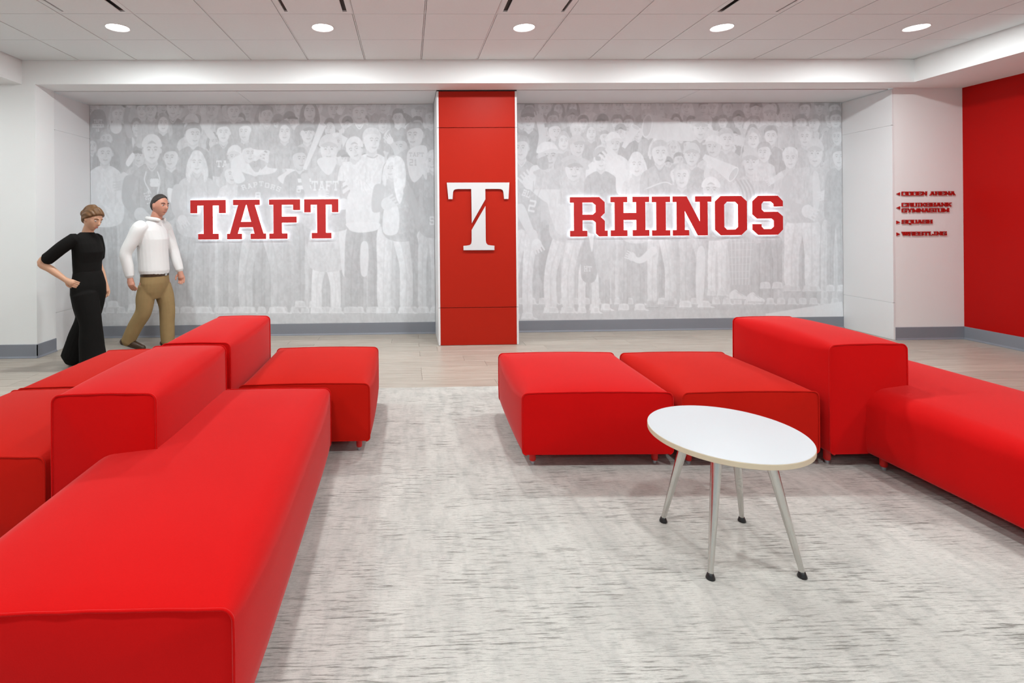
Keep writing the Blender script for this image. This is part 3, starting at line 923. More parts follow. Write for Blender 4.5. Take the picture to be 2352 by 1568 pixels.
PXM = 0.00518
def sx(px): return 5.738 + (px - 2072) * PXM
def sz(py): return 1.7195 - (py - 440) * 0.00495
for lines, ay, dirn, lab in (
        ([('ODDEN ARENA', 2195, 440.0, 448.8)], 444.8, -1, 'red ODDEN ARENA direction sign with left arrow, topmost on the white wall'),
        ([('CRUIKSHANK', 2186.5, 466.4, 475.0), ('GYMNASIUM', 2180.5, 479.6, 488.2)], 477.4, -1, 'red CRUIKSHANK GYMNASIUM direction sign with left arrow'),
        ([('SQUASH', 2142.5, 506.2, 514.8)], 511.4, 1, 'red SQUASH direction sign with right arrow'),
        ([('WRESTLING', 2174.5, 534.2, 542.8)], 539.2, 1, 'red WRESTLING direction sign with right arrow, lowest on the white wall')):
    zb = sz(lines[-1][3])
    t = empty('direction_sign', (sx(2060), Y_RW, zb))
    tag(t, lab, 'sign', 'red direction signs on the white wall')
    for text, xe, ya, yb in lines:
        sign_line(t, text, sx(2072) - sx(2060), sx(xe) - sx(2060), sz(yb) - zb, (yb - ya) * 0.00495 + 0.003)
    za = sz(ay) - zb
    aw, ah = 0.043, 0.019
    tri = [(0, za), (aw, za + ah), (aw, za - ah)] if dirn < 0 else [(0, za + ah), (aw, za), (0, za - ah)]
    link('arrow', prism_mesh('arrow', tri, 'y', -0.012, -0.003), 'red_sign', t)

# ------------------------------------------------------------------ people
def add_ell_loft(bm, rings, seg=24):
    """rings: (x, y, z, rx, ry) horizontal ellipses from bottom to top"""
    R = [[bm.verts.new((x + rx * math.cos(2 * math.pi * k / seg), y + ry * math.sin(2 * math.pi * k / seg), z)) for k in range(seg)] for x, y, z, rx, ry in rings]
    for a, b in zip(R, R[1:]):
        for k in range(seg):
            bm.faces.new((a[k], a[(k + 1) % seg], b[(k + 1) % seg], b[k]))
    bm.faces.new(R[0][::-1])
    bm.faces.new(R[-1])

def cat_path(pts, rad, n=5):
    P = [Vector(p) for p in pts]
    out, ro = [], []
    for i in range(len(P) - 1):
        p0, p1, p2, p3 = P[max(i - 1, 0)], P[i], P[i + 1], P[min(i + 2, len(P) - 1)]
        for k in range(n):
            t = k / n
            out.append(0.5 * ((2 * p1) + (p2 - p0) * t + (2 * p0 - 5 * p1 + 4 * p2 - p3) * t * t + (3 * p1 - p0 - 3 * p2 + p3) * t ** 3))
            ro.append(rad[i] + (rad[i + 1] - rad[i]) * (t * t * (3 - 2 * t)))
    out.append(P[-1])
    ro.append(rad[-1])
    return out, ro

def limb(bm, pts, rad, ratio=1.0, n=5):
    p, r = cat_path(pts, rad, n)
    d0 = (p[0] - p[1]).normalized()
    d1 = (p[-1] - p[-2]).normalized()
    p = [p[0] + d0 * r[0] * 0.6] + p + [p[-1] + d1 * r[-1] * 0.6]
    r = [r[0] * 0.55] + r + [r[-1] * 0.55]
    add_tube(bm, p, r, 18, ratio)

def ball(bm, c, rx, ry=None, rz=None, mat=None):
    m = Matrix.Translation(c) @ (mat or Matrix()) @ Matrix.Diagonal((rx, ry or rx, rz or rx, 1))
    bmesh.ops.create_uvsphere(bm, u_segments=20, v_segments=12, radius=1.0, matrix=m)

def remesh(bm, name, voxel=0.006, iters=3):
    me = to_mesh(bm, name)
    o = bpy.data.objects.new(name, me)
    COL.objects.link(o)
    m = o.modifiers.new('r', 'REMESH')
    m.mode = 'VOXEL'
    m.voxel_size = voxel
    if iters:
        sm = o.modifiers.new('s', 'SMOOTH')
        sm.factor = 0.5
        sm.iterations = iters
    dg = bpy.context.evaluated_depsgraph_get()
    out = bpy.data.meshes.new_from_object(o.evaluated_get(dg))
    bpy.data.objects.remove(o, do_unlink=True)
    out.name = name
    out.polygons.foreach_set('use_smooth', [True] * len(out.polygons))
    return out

def head_pt(d, off=0.0):
    dx, dy, dz = d
    ax, ay, az = 0.094 + off, 0.074 + off, 0.116 + off
    x, y, z = ax * dx, ay * dy, az * dz
    if dz < 0:
        y *= 1 - 0.30 * (-dz) ** 1.4
        if dx < 0:
            x *= 1 - 0.42 * min(1, max(0, -dz - 0.1))
    if dx > 0:
        g = lambda a, b, c, e: math.exp(-((y - a) / b) ** 2 - ((z - c) / e) ** 2)
        x -= 0.010 * max(0, dx - 0.8) * 5 * (1 - g(0, 0.02, -0.02, 0.04))
        x += 0.024 * g(0, 0.012, -0.020, 0.017) + 0.011 * g(0, 0.010, 0.008, 0.022)
        x += 0.005 * g(0, 0.05, 0.033, 0.011)
        x -= 0.009 * (g(0.031, 0.014, 0.012, 0.011) + g(-0.031, 0.014, 0.012, 0.011))
        x += 0.006 * g(0, 0.020, -0.056, 0.009) + 0.012 * g(0, 0.026, -0.094, 0.018)
        x -= 0.003 * g(0, 0.03, -0.074, 0.007)
    return Vector((x, y, z))

def head_shape(bm, mtx, disp=None, off=0.0, nu=56, nv=40):
    rows = []
    for j in range(nv + 1):
        th = math.pi * j / nv
        row = []
        for i in range(nu):
            ph = 2 * math.pi * i / nu
            d = (math.sin(th) * math.cos(ph), math.sin(th) * math.sin(ph), math.cos(th))
            p = head_pt(d, off)
            if disp:
                v = Vector(d)
                p += v * disp(d)
            row.append(mtx @ p)
        rows.append(row)
    V = [[bm.verts.new(p) for p in (row if 0 < j < nv else row[:1])] for j, row in enumerate(rows)]
    for j in range(nv):
        for i in range(nu):
            k = (i + 1) % nu
            if j == 0:
                bm.faces.new((V[0][0], V[1][i], V[1][k]))
            elif j == nv - 1:
                bm.faces.new((V[j][i], V[nv][0], V[j][k]))
            else:
                bm.faces.new((V[j][i], V[j + 1][i], V[j + 1][k], V[j][k]))

def hand(bm, wrist, dirn, palm_n, curl=0.5, s=1.0, thumb=1):
    """wrist point, direction of the fingers, palm normal; five fingers that bend towards the palm normal"""
    f = Vector(dirn).normalized()
    n = Vector(palm_n)
    n = (n - f * n.dot(f)).normalized()
    w = f.cross(n).normalized()
    W0 = Vector(wrist)
    limb(bm, [W0 - f * 0.02 * s, W0 + f * 0.03 * s, W0 + f * 0.075 * s], [0.024 * s, 0.030 * s, 0.034 * s], 1.0)
    for q, (off, ln, r) in enumerate(((-0.030, 0.066, 0.0085), (-0.010, 0.076, 0.009), (0.011, 0.071, 0.0088), (0.030, 0.055, 0.0078))):
        p = W0 + f * 0.080 * s + w * off * s
        pts = [p - f * 0.02 * s, p]
        a = 0.15
        for seg in (0.42, 0.33, 0.25):
            a += curl * (0.75 if seg > 0.4 else 0.6)
            p = p + (f * math.cos(a) + n * math.sin(a)) * ln * seg * s
            pts.append(p)
        limb(bm, pts, [r * s * 1.1, r * s * 1.05, r * s, r * s * 0.92, r * s * 0.8], 1.0, 3)
    b = W0 + f * 0.025 * s - w * thumb * 0.026 * s
    limb(bm, [b, b + (f * 0.55 - w * thumb * 0.6 + n * 0.35).normalized() * 0.032 * s, b + (f * 0.85 - w * thumb * 0.42 + n * 0.45).normalized() * 0.066 * s], [0.013 * s, 0.0105 * s, 0.0085 * s], 1.0, 4)

def eyes_brows(parent, mtx, brow_mat, down=0.0):
    for s in (-1, 1):
        bm = bmesh.new()
        ball(bm, (0, 0, 0), 0.010, 0.0135, 0.0065)
        me = to_mesh(bm, 'eye', True)
        c = mtx @ Vector((0.0735, s * 0.031, 0.011 - 0.002))
        e = link('eye', me, 'eye_white', parent)
        e.matrix_local = Matrix.Translation(c) @ mtx.to_3x3().to_4x4()
        bm = bmesh.new()
        ball(bm, (0.0055, 0, -down), 0.0058, 0.0062, 0.0060)
        link('iris', to_mesh(bm, 'iris', True), 'leather', e)
        bm = bmesh.new()
        limb(bm, [mtx @ Vector((0.0885, s * 0.016, 0.030)), mtx @ Vector((0.0845, s * 0.034, 0.035)), mtx @ Vector((0.070, s * 0.050, 0.029))], [0.0042, 0.0042, 0.003], 0.8, 3)
        link('eyebrow', to_mesh(bm, 'eyebrow', True), brow_mat, parent)

def sstep(a, b, x):
    t = min(1, max(0, (x - a) / (b - a)))
    return t * t * (3 - 2 * t)

# ---- woman in black, walking to the right with a hand on her hip
wo = empty('person', (-3.17, 5.17, 0), math.radians(-6))
tag(wo, 'walking person in black top and wide black trousers, hand on hip, head bowed', 'person')
HM = Matrix.Translation((0.052, -0.005, 1.474)) @ Matrix.Rotation(math.radians(24), 4, 'Y') @ Matrix.Rotation(math.radians(-10), 4, 'Z') @ Matrix.Scale(0.97, 4)
bm = bmesh.new()
head_shape(bm, HM)
for s in (-1, 1):
    ball(bm, HM @ Vector((-0.006, s * 0.074, -0.004)), 0.017, 0.009, 0.030)
limb(bm, [(-0.01, 0, 1.30), (0.005, 0, 1.37), (0.03, 0, 1.42)], [0.060, 0.049, 0.050])
add_ell_loft(bm, [(0, 0, 0.76, .10, .13), (0.0, 0, 0.84, .115, .155), (-.01, 0, 0.95, .092, .118), (-.01, 0, 1.05, .098, .122), (-.005, 0, 1.17, .108, .138), (-.02, 0, 1.27, .085, .150), (-.02, 0, 1.325, .06, .09)])
for s, sh, el, wr in ((-1, (-.04, -.155, 1.275), (-.285, -.245, 1.065), (-.075, -.205, .895)), (1, (-.02, .155, 1.275), (-.05, .205, 1.02), (.04, .19, .80))):
    limb(bm, [sh, tuple((a * .5 + b * .5) for a, b in zip(sh, el)), el, tuple((a * .6 + b * .4) for a, b in zip(el, wr)), wr], [0.050, 0.042, 0.036, 0.035, 0.024])
    dv = Vector(wr) - Vector(el)
    if s < 0:
        hand(bm, wr, (0.8, 0.12, -0.42), (0.1, 0.9, -0.2), 0.35, 0.92, 1)
    else:
        hand(bm, wr, (0.2, 0, -1), (0, -1, 0), 0.45, 0.92, -1)
HIP = {-1: ((.02, -.08, .75), (.085, -.085, .45), (.10, -.085, .075)), 1: ((-.02, .08, .75), (-.10, .085, .45), (-.235, .085, .085))}
for s in (-1, 1):
    h, k, a = HIP[s]
    limb(bm, [h, tuple((p + q) / 2 for p, q in zip(h, k)), k, tuple(p * .65 + q * .35 for p, q in zip(k, a)), a], [0.078, 0.070, 0.052, 0.050, 0.034])
    toe = (a[0] + 0.15, a[1], 0.032)
    limb(bm, [(a[0] - 0.035, a[1], 0.05), (a[0] + 0.04, a[1], 0.045), toe], [0.030, 0.036, 0.022], 0.95)
link('body', remesh(bm, 'body', 0.0045, 3), 'skin_w', wo)
bm = bmesh.new()
head_shape(bm, HM, lambda d: -0.014 + 0.032 * sstep(-0.08, 0.10, d[2] * 0.9 - d[0] * 0.72 + 0.05) + 0.004 * math.sin(22 * d[1] + 9 * d[2]) * (d[2] > 0))
ball(bm, HM @ Vector((-0.112, 0, 0.012)), 0.040, 0.044, 0.042)
limb(bm, [HM @ Vector((-0.03, 0, 0.118)), HM @ Vector((-0.085, 0, 0.08)), HM @ Vector((-0.112, 0, 0.03))], [0.030, 0.038, 0.034])
link('hair', remesh(bm, 'hair', 0.005, 2), 'hair_w', wo)
eyes_brows(wo, HM, 'hair_w', 0.003)
bm = bmesh.new()
ball(bm, HM @ Vector((0.0885, 0, -0.057)), 0.006, 0.020, 0.0065)
link('lips', to_mesh(bm, 'lips', True), 'lip', wo)
bm = bmesh.new()
add_ell_loft(bm, [(0.0, 0, 0.80, .128, .170), (0.0, 0, 0.86, .126, .166), (-.01, 0, 0.95, .112, .138), (-.01, 0, 1.05, .116, .142), (0.0, 0, 1.15, .128, .152), (-.012, 0, 1.23, .112, .162), (-.02, 0, 1.29, .088, .150), (-.015, 0, 1.325, .070, .095), (-.008, 0, 1.345, .058, .062)])
limb(bm, [(-.03, -.135, 1.285), (-.11, -.19, 1.21), (-.205, -.225, 1.12), (-.235, -.235, 1.095)], [0.062, 0.062, 0.060, 0.060])
limb(bm, [(-.02, .135, 1.285), (-.03, .185, 1.18), (-.045, .20, 1.08)], [0.062, 0.060, 0.058])
link('blouse', remesh(bm, 'blouse', 0.006, 4), 'black_cloth', wo)
bm = bmesh.new()
add_ell_loft(bm, [(0.0, 0, 0.52, .09, .14), (0.0, 0, 0.62, .112, .168), (0.0, 0, 0.74, .132, .185), (0.0, 0, 0.83, .134, .178), (0.0, 0, 0.92, .118, .148), (-.005, 0, 0.965, .108, .136)])
for s in (-1, 1):
    h, k, a = HIP[s]
    limb(bm, [(h[0], h[1], .74), tuple((p + q) / 2 for p, q in zip(h, k)), k, tuple((p + q) / 2 for p, q in zip(k, a)), (a[0] + 0.01, a[1], 0.085)], [0.115, 0.108, 0.096, 0.108, 0.118])
link('trousers', remesh(bm, 'trousers', 0.007, 4), 'black_cloth', wo)
for s in (-1, 1):
    h, k, a = HIP[s]
    bm = bmesh.new()
    limb(bm, [(a[0] - 0.045, a[1], 0.038), (a[0] + 0.05, a[1], 0.034), (a[0] + 0.165, a[1], 0.026)], [0.036, 0.041, 0.026], 0.95)
    for v in bm.verts:
        v.co.z = max(v.co.z, 0.0)
    link('shoe', remesh(bm, 'shoe', 0.005, 2), 'sandal', wo)

# ---- man in white shirt and khaki trousers, walking to the right
mn = empty('person', (-2.875, 5.90, 0), math.radians(-8))
tag(mn, 'walking person in white shirt and khaki trousers in front of the mural', 'person')
HM = Matrix.Translation((0.075, -0.008, 1.628)) @ Matrix.Rotation(math.radians(6), 4, 'Y') @ Matrix.Rotation(math.radians(-14), 4, 'Z') @ Matrix.Scale(1.05, 4)
bm = bmesh.new()
head_shape(bm, HM)
for s in (-1, 1):
    ball(bm, HM @ Vector((-0.006, s * 0.075, -0.002)), 0.018, 0.009, 0.032)
limb(bm, [(0.0, 0, 1.40), (0.02, 0, 1.48), (0.045, 0, 1.55)], [0.072, 0.060, 0.060])
add_ell_loft(bm, [(0, 0, 0.78, .11, .15), (0.0, 0, 0.86, .118, .155), (-.01, 0, 0.98, .115, .145), (-.015, 0, 1.10, .115, .155), (-.02, 0, 1.24, .122, .178), (-.02, 0, 1.36, .10, .19), (-.015, 0, 1.43, .07, .11)])
ARM = {-1: ((-.05, -.195, 1.375), (-.165, -.255, 1.10), (-.125, -.245, .835)), 1: ((0.0, .195, 1.375), (.075, .24, 1.11), (.165, .23, .86))}
for s in (-1, 1):
    sh, el, wr = ARM[s]
    limb(bm, [(sh[0], sh[1] * .9, sh[2] - .02), tuple((a + b) / 2 for a, b in zip(sh, el)), el, tuple(a * .6 + b * .4 for a, b in zip(el, wr)), wr], [0.054, 0.050, 0.043, 0.042, 0.029])
    hand(bm, wr, (0.22, 0.0, -1), (0.15, -s, 0), 0.42, 1.06, -s)
MHIP = {-1: ((-.03, -.088, .76), (-.075, -.095, .44), (-.27, -.095, .125)), 1: ((.03, .088, .76), (.085, .095, .45), (.085, .095, .085))}
for s in (-1, 1):
    h, k, a = MHIP[s]
    limb(bm, [h, tuple((p + q) / 2 for p, q in zip(h, k)), k, tuple(p * .65 + q * .35 for p, q in zip(k, a)), a], [0.082, 0.076, 0.058, 0.056, 0.040])
link('body', remesh(bm, 'body', 0.0045, 3), 'skin_m', mn)
bm = bmesh.new()
head_shape(bm, HM, lambda d: -0.013 + 0.024 * sstep(-0.06, 0.10, d[2] * 0.85 - d[0] * 0.80 - 0.12) + 0.002 * math.sin(26 * d[1] + 12 * d[2]))
link('hair', remesh(bm, 'hair', 0.005, 2), 'hair_m', mn)
eyes_brows(mn, HM, 'hair_m')
bm = bmesh.new()
ball(bm, HM @ Vector((0.0885, 0, -0.057)), 0.005, 0.021, 0.0055)
link('lips', to_mesh(bm, 'lips', True), 'lip', mn)
bm = bmesh.new()
add_ell_loft(bm, [(0.0, 0, 0.845, .132, .165), (-.005, 0, 0.90, .150, .180), (-.012, 0, 1.00, .150, .178), (-.018, 0, 1.12, .150, .182), (-.018, 0, 1.25, .152, .196), (-.02, 0, 1.35, .125, .205), (-.012, 0, 1.415, .095, .165), (0.0, 0, 1.45, .078, .092), (0.012, 0, 1.468, .074, .078)])
for s in (-1, 1):
    sh, el, wr = ARM[s]
    limb(bm, [(sh[0] + .01, sh[1] * 0.80, sh[2] + .012), (sh[0], sh[1] * 1.0, sh[2] - 0.01), tuple((a + b) / 2 for a, b in zip(sh, el)), el, tuple(a * .5 + b * .5 for a, b in zip(el, wr)), tuple(a * .08 + b * .92 for a, b in zip(el, wr))], [0.080, 0.080, 0.071, 0.062, 0.056, 0.046])
sh_me = remesh(bm, 'shirt', 0.006, 4)
shirt = link('shirt', sh_me, 'white_cloth', mn)
bm = bmesh.new()
limb(bm, [(0.094, -.045, 1.462), (0.075, -.078, 1.474), (0.01, -.088, 1.484), (-.06, -.05, 1.492), (-.075, 0, 1.494), (-.06, .05, 1.492), (0.01, .088, 1.484), (0.075, .078, 1.474), (0.094, .045, 1.462)], [0.014] * 9, 1.4, 4)
link('collar', remesh(bm, 'collar', 0.004, 1), 'white_cloth', shirt)
bm = bmesh.new()
add_ell_loft(bm, [(0.0, 0, 0.58, .075, .135), (0.0, 0, 0.66, .108, .172), (0.0, 0, 0.71, .125, .180), (0.0, 0, 0.76, .135, .184), (0.0, 0, 0.82, .134, .172), (0.0, 0, 0.850, .130, .166)])
for s in (-1, 1):
    h, k, a = MHIP[s]
    limb(bm, [(h[0], h[1] * .95, .72), tuple((p + q) / 2 for p, q in zip(h, k)), k, tuple((p + q) / 2 for p, q in zip(k, a)), (a[0] + 0.005, a[1], a[2] - 0.02)], [0.096, 0.098, 0.085, 0.079, 0.073])
link('trousers', remesh(bm, 'trousers', 0.0065, 9), 'khaki', mn)
bm = bmesh.new()
add_ell_loft(bm, [(0.0, 0, 0.836, .1345, .171), (0.0, 0, 0.868, .1345, .171)], 40)
belt = link('belt', to_mesh(bm, 'belt', False), 'leather', mn)
box('buckle', (0.133, 0.140, -0.02, 0.02, 0.837, 0.867), 'steel', belt, bevel=0.002)
for s in (-1, 1):
    h, k, a = MHIP[s]
    bm = bmesh.new()
    z0, z1 = (0.048, 0.040) if s > 0 else (0.105, 0.038)
    limb(bm, [(a[0] - 0.055, a[1], z0), (a[0] + 0.05, a[1], (z0 + z1) / 2 + 0.01), (a[0] + 0.19, a[1], z1 - 0.005)], [0.044, 0.046, 0.034], 0.95)
    for v in bm.verts:
        v.co.z = max(v.co.z, 0.0)
    link('shoe', remesh(bm, 'shoe', 0.005, 2), 'leather', mn)

# ------------------------------------------------------------------ printed crowd murals
def photo_to_wall(px, py, Y):
    """where a sight line of the photograph's eye point meets the wall plane y = Y (used to lay out the print)"""
    a, b = px - CX, py - CY
    u = a * math.cos(ROLL) - b * math.sin(ROLL)
    v = a * math.sin(ROLL) + b * math.cos(ROLL)
    xc, zc = u / F_PX, -v / F_PX
    X = xc * math.cos(YAW) + math.sin(YAW)
    Yr = -xc * math.sin(YAW) + math.cos(YAW)
    return X * Y / Yr, HC + zc * Y / Yr

def smooth_noise(rs, h, w, cy, cx):
    gy, gx = max(3, int(h / cy) + 2), max(3, int(w / cx) + 2)
    g = rs.rand(gy, gx)
    yy, xx = np.linspace(0, gy - 1.001, h), np.linspace(0, gx - 1.001, w)
    y0, x0 = yy.astype(int), xx.astype(int)
    fy, fx = (yy - y0)[:, None], (xx - x0)[None, :]
    fy, fx = fy * fy * (3 - 2 * fy), fx * fx * (3 - 2 * fx)
    a, b = g[y0][:, x0], g[y0][:, x0 + 1]
    c, d = g[y0 + 1][:, x0], g[y0 + 1][:, x0 + 1]
    return (a * (1 - fx) + b * fx) * (1 - fy) + (c * (1 - fx) + d * fx) * fy - 0.5

class Print:
    def __init__(self, x0, x1, z0, z1, res, seed):
        self.x0, self.z1, self.res = x0, z1, res
        self.W, self.H = int((x1 - x0) / res) + 1, int((z1 - z0) / res) + 1
        self.x1, self.z0 = x1, z0
        self.im = np.full((self.H, self.W), 203.0)
        self.rs = np.random.RandomState(seed)
        r = self.rs
        self.n1 = smooth_noise(r, self.H, self.W, 26, 9) + 0.6 * smooth_noise(r, self.H, self.W, 9, 4)
        self.n2 = smooth_noise(r, self.H, self.W, 7, 7) + 0.7 * smooth_noise(r, self.H, self.W, 3.5, 3.5)
        self.im += 5 * self.n1 + 6 * self.n2
        self.fr = (0, 0, 1)
        self.n3 = np.tanh(7 * (smooth_noise(r, self.H, self.W, 8, 4) + .7 * smooth_noise(r, self.H, self.W, 4, 2.5)))

    def frame(self, ox, oy, s):
        self.fr = (ox, oy, s)

    def to(self, pts):
        ox, oy, s = self.fr
        out = []
        for x, y in pts:
            X, Z = photo_to_wall(ox + x / s, oy + y / s, Y_MURAL)
            out.append(((X - self.x0) / self.res, (self.z1 - Z) / self.res))
        return np.array(out)

    def mask(self, P):
        """soft-edged coverage of a closed outline"""
        SS = 4
        xmin, xmax = int(np.floor(P[:, 0].min())) - 1, int(np.ceil(P[:, 0].max())) + 2
        ymin, ymax = int(np.floor(P[:, 1].min())) - 1, int(np.ceil(P[:, 1].max())) + 2
        xa, xb, ya, yb = max(xmin, 0), min(xmax, self.W), max(ymin, 0), min(ymax, self.H)
        if xa >= xb or ya >= yb:
            return None
        h, w = yb - ya, xb - xa
        ys = ya + (np.arange(h * SS) + 0.5) / SS
        A, B = P, np.roll(P, -1, 0)
        y0, y1 = A[:, 1][:, None], B[:, 1][:, None]
        Y = ys[None, :]
        cross = ((y0 <= Y) & (y1 > Y)) | ((y1 <= Y) & (y0 > Y))
        e, r = np.nonzero(cross)
        if len(e) == 0:
            return None
        t = (ys[r] - A[e, 1]) / (B[e, 1] - A[e, 1])
        xc = A[e, 0] + t * (B[e, 0] - A[e, 0])
        sg = np.where(B[e, 1] > A[e, 1], 1.0, -1.0)
        xc = np.clip(xc - xa, 0, w - 0.001)
        xi = xc.astype(int)
        fr = xc - xi
        acc = np.zeros(h * w + 2)
        idx = (r // SS) * w + xi
        np.add.at(acc, idx, sg * (1 - fr) / SS)
        last = (xi + 1) < w
        np.add.at(acc, (idx + 1)[last], (sg * fr / SS)[last])
        m = np.abs(np.cumsum(acc[:h * w].reshape(h, w), axis=1))
        return xa, ya, np.clip(m, 0, 1)

    def poly(self, pts, tone, a=1.0, smooth=True, tex=7.0, gx=0.0, gy=0.0):
        P = self.to(pts)
        if smooth and len(P) > 3:
            n = len(P)
            t = np.linspace(0, 1, 6, endpoint=False)[:, None]
            Q = []
            for i in range(n):
                p0, p1, p2, p3 = P[i - 1], P[i], P[(i + 1) % n], P[(i + 2) % n]
                Q.append(0.5 * (2 * p1 + (p2 - p0) * t + (2 * p0 - 5 * p1 + 4 * p2 - p3) * t ** 2 + (3 * p1 - p0 - 3 * p2 + p3) * t ** 3))
            P = np.concatenate(Q)
        r = self.mask(P)
        if r is None:
            return
        xa, ya, m = r
        h, w = m.shape
        sl = (slice(ya, ya + h), slice(xa, xa + w))
        val = 206 + 1.18 * (tone - 206) + tex * 0.8 * self.n1[sl] + tex * 0.45 * self.n2[sl] + tex * 0.30 * self.n3[sl]
        if gx:
            val = val + gx * np.linspace(-0.5, 0.5, w)[None, :]
        if gy:
            val = val + gy * np.linspace(-0.5, 0.5, h)[:, None]
        k = m * a
        self.im[sl] = self.im[sl] * (1 - k) + val * k

    def ell(self, x, y, rx, ry, tone, rot=0.0, a=1.0, tex=4.0, gx=0.0):
        c, s = math.cos(rot), math.sin(rot)
        pts = [(x + rx * math.cos(t) * c - ry * math.sin(t) * s, y + rx * math.cos(t) * s + ry * math.sin(t) * c) for t in [2 * math.pi * k / 22 for k in range(22)]]
        self.poly(pts, tone, a, False, tex, gx)

    def line(self, pts, w, tone, a=1.0, taper=1.0):
        n = len(pts)
        L, R = [], []
        for i in range(n):
            p, q = pts[max(i - 1, 0)], pts[min(i + 1, n - 1)]
            dx, dy = q[0] - p[0], q[1] - p[1]
            d = math.hypot(dx, dy) or 1
            k = w / 2 * (1 + (taper - 1) * i / max(1, n - 1))
            L.append((pts[i][0] - dy / d * k, pts[i][1] + dx / d * k))
            R.append((pts[i][0] + dy / d * k, pts[i][1] - dx / d * k))
        self.poly(L + R[::-1], tone, a, n > 2, 3.0)

    def text(self, s, x, y, h, w, tone, rot=0.0, a=0.9):
        c, sn = math.cos(rot), math.sin(rot)
        cur = 0
        for ch in s:
            if ch != ' ':
                for st in SLAB[ch]:
                    q = stroke_quad(st, cur, w * 0.88, h)
                    self.poly([(x + px * c - (-pz) * sn, y + px * sn + (-pz) * c) for px, pz in q], tone, a, False, 2.0)
            cur += w
    # ---- people in the print
    def face(self, x, y, w, h, tone, look=0.0, dark=26, feat=True, tilt=0.0):
        def R(px, py):
            c, s = math.cos(tilt), math.sin(tilt)
            return (x + px * w * c - py * h * s, y + px * w * s + py * h * c)
        self.poly([R(*p) for p in ((-.98, -.35), (-.78, -.9), (0, -1.08), (.78, -.9), (.98, -.35), (.9, .25), (.62, .78), (.2, 1.05), (-.2, 1.05), (-.62, .78), (-.9, .25))], tone, 1, True, 4, gx=-9 if look >= 0 else 9)
        if not feat:
            return
        L = look * 0.38
        d = tone - dark
        for s in (-1, 1):
            ex = L + s * 0.40 * (1 - 0.25 * abs(look))
            self.line([R(ex - .20, -.30), R(ex, -.38), R(ex + .20, -.30)], w * 0.13, d, 0.75)
            e = R(ex, -.13)
            self.ell(e[0], e[1], w * 0.15, h * 0.060, d - 4, tilt, 0.85)
            e = R(ex + s * .12, .22)
            self.ell(e[0], e[1], w * 0.22, h * 0.16, tone + 5, tilt, 0.5)
        self.line([R(L + .04, -.15), R(L + .16, .20), R(L - .04, .27)], w * 0.09, tone - 13, 0.75)
        self.line([R(L - .28, .54), R(L, .58), R(L + .28, .53)], w * 0.14, d + 4, 0.8)
        self.line([R(L - .16, .70), R(L + .16, .70)], w * 0.08, tone - 8, 0.6)
        self.poly([R(*p) for p in ((-.55, .80), (0, 1.06), (.55, .80), (.35, 1.12), (-.35, 1.12))], tone - 14, 0.5)

    def hair(self, x, y, w, h, tone, style='short', look=0.0):
        if style == 'short':
            self.poly([(x - 1.08 * w, y - .10 * h), (x - 1.12 * w, y - .75 * h), (x - .62 * w, y - 1.28 * h), (x + .1 * w, y - 1.38 * h), (x + .75 * w, y - 1.22 * h), (x + 1.12 * w, y - .70 * h), (x + 1.06 * w, y - .12 * h), (x + .90 * w, y - .48 * h), (x + .5 * w, y - .76 * h), (x - .35 * w, y - .72 * h), (x - .88 * w, y - .5 * h)], tone, 1, True, 10)
        elif style == 'long':
            self.poly([(x - 1.0 * w, y - .6 * h), (x - .5 * w, y - 1.3 * h), (x + .4 * w, y - 1.32 * h), (x + 1.02 * w, y - .65 * h), (x + 1.28 * w, y + .5 * h), (x + 1.38 * w, y + 1.7 * h), (x + .98 * w, y + 1.9 * h), (x + .90 * w, y + .5 * h), (x + .72 * w, y - .45 * h), (x + .1 * w, y - .86 * h), (x - .55 * w, y - .60 * h), (x - .88 * w, y + .4 * h), (x - .96 * w, y + 1.9 * h), (x - 1.38 * w, y + 1.6 * h), (x - 1.25 * w, y + .4 * h)], tone, 1, True, 11)
        elif style in ('cap', 'capback'):
            self.poly([(x - 1.10 * w, y - .36 * h), (x - 1.0 * w, y - 1.0 * h), (x - .35 * w, y - 1.45 * h), (x + .45 * w, y - 1.42 * h), (x + 1.02 * w, y - .95 * h), (x + 1.10 * w, y - .36 * h), (x, y - .58 * h)], tone, 1, True, 5)
            if style == 'cap':
                lx = look * 0.8 * w
                self.poly([(x - .95 * w + lx, y - .52 * h), (x + lx, y - .80 * h), (x + .95 * w + lx, y - .52 * h), (x + .8 * w + lx * 1.3, y - .32 * h), (x + lx * 1.2, y - .42 * h), (x - .8 * w + lx * 1.3, y - .32 * h)], tone - 9, 1, True, 3)
            else:
                self.poly([(x - .5 * w, y - .62 * h), (x, y - .92 * h), (x + .5 * w, y - .62 * h), (x, y - .70 * h)], tone - 22, 0.9, True, 3)

    def bust(self, x, y, w, h, tone, bottom, sw=2.15, vneck=None):
        self.poly([(x - .5 * w, y + .6 * h), (x + .5 * w, y + .6 * h), (x + .55 * w, y + 1.45 * h), (x - .55 * w, y + 1.45 * h)], 211, 1, True, 3)
        self.poly([(x - .62 * w, y + 1.15 * h), (x - 1.5 * w, y + 1.45 * h), (x - sw * w, y + 1.95 * h), (x - (sw + .25) * w, y + 3.2 * h), (x - (sw + .1) * w, bottom), (x + (sw + .1) * w, bottom), (x + (sw + .25) * w, y + 3.2 * h), (x + sw * w, y + 1.95 * h), (x + 1.5 * w, y + 1.45 * h), (x + .62 * w, y + 1.15 * h), (x, y + 1.5 * h)], tone, 1, True, 9, gx=-6)
        for s in (-1, 1):
            self.line([(x + s * 1.45 * w, y + 2.4 * h), (x + s * 1.5 * w, y + 3.4 * h), (x + s * 1.4 * w, min(bottom, y + 5 * h))], w * .10, tone - 13, 0.55)
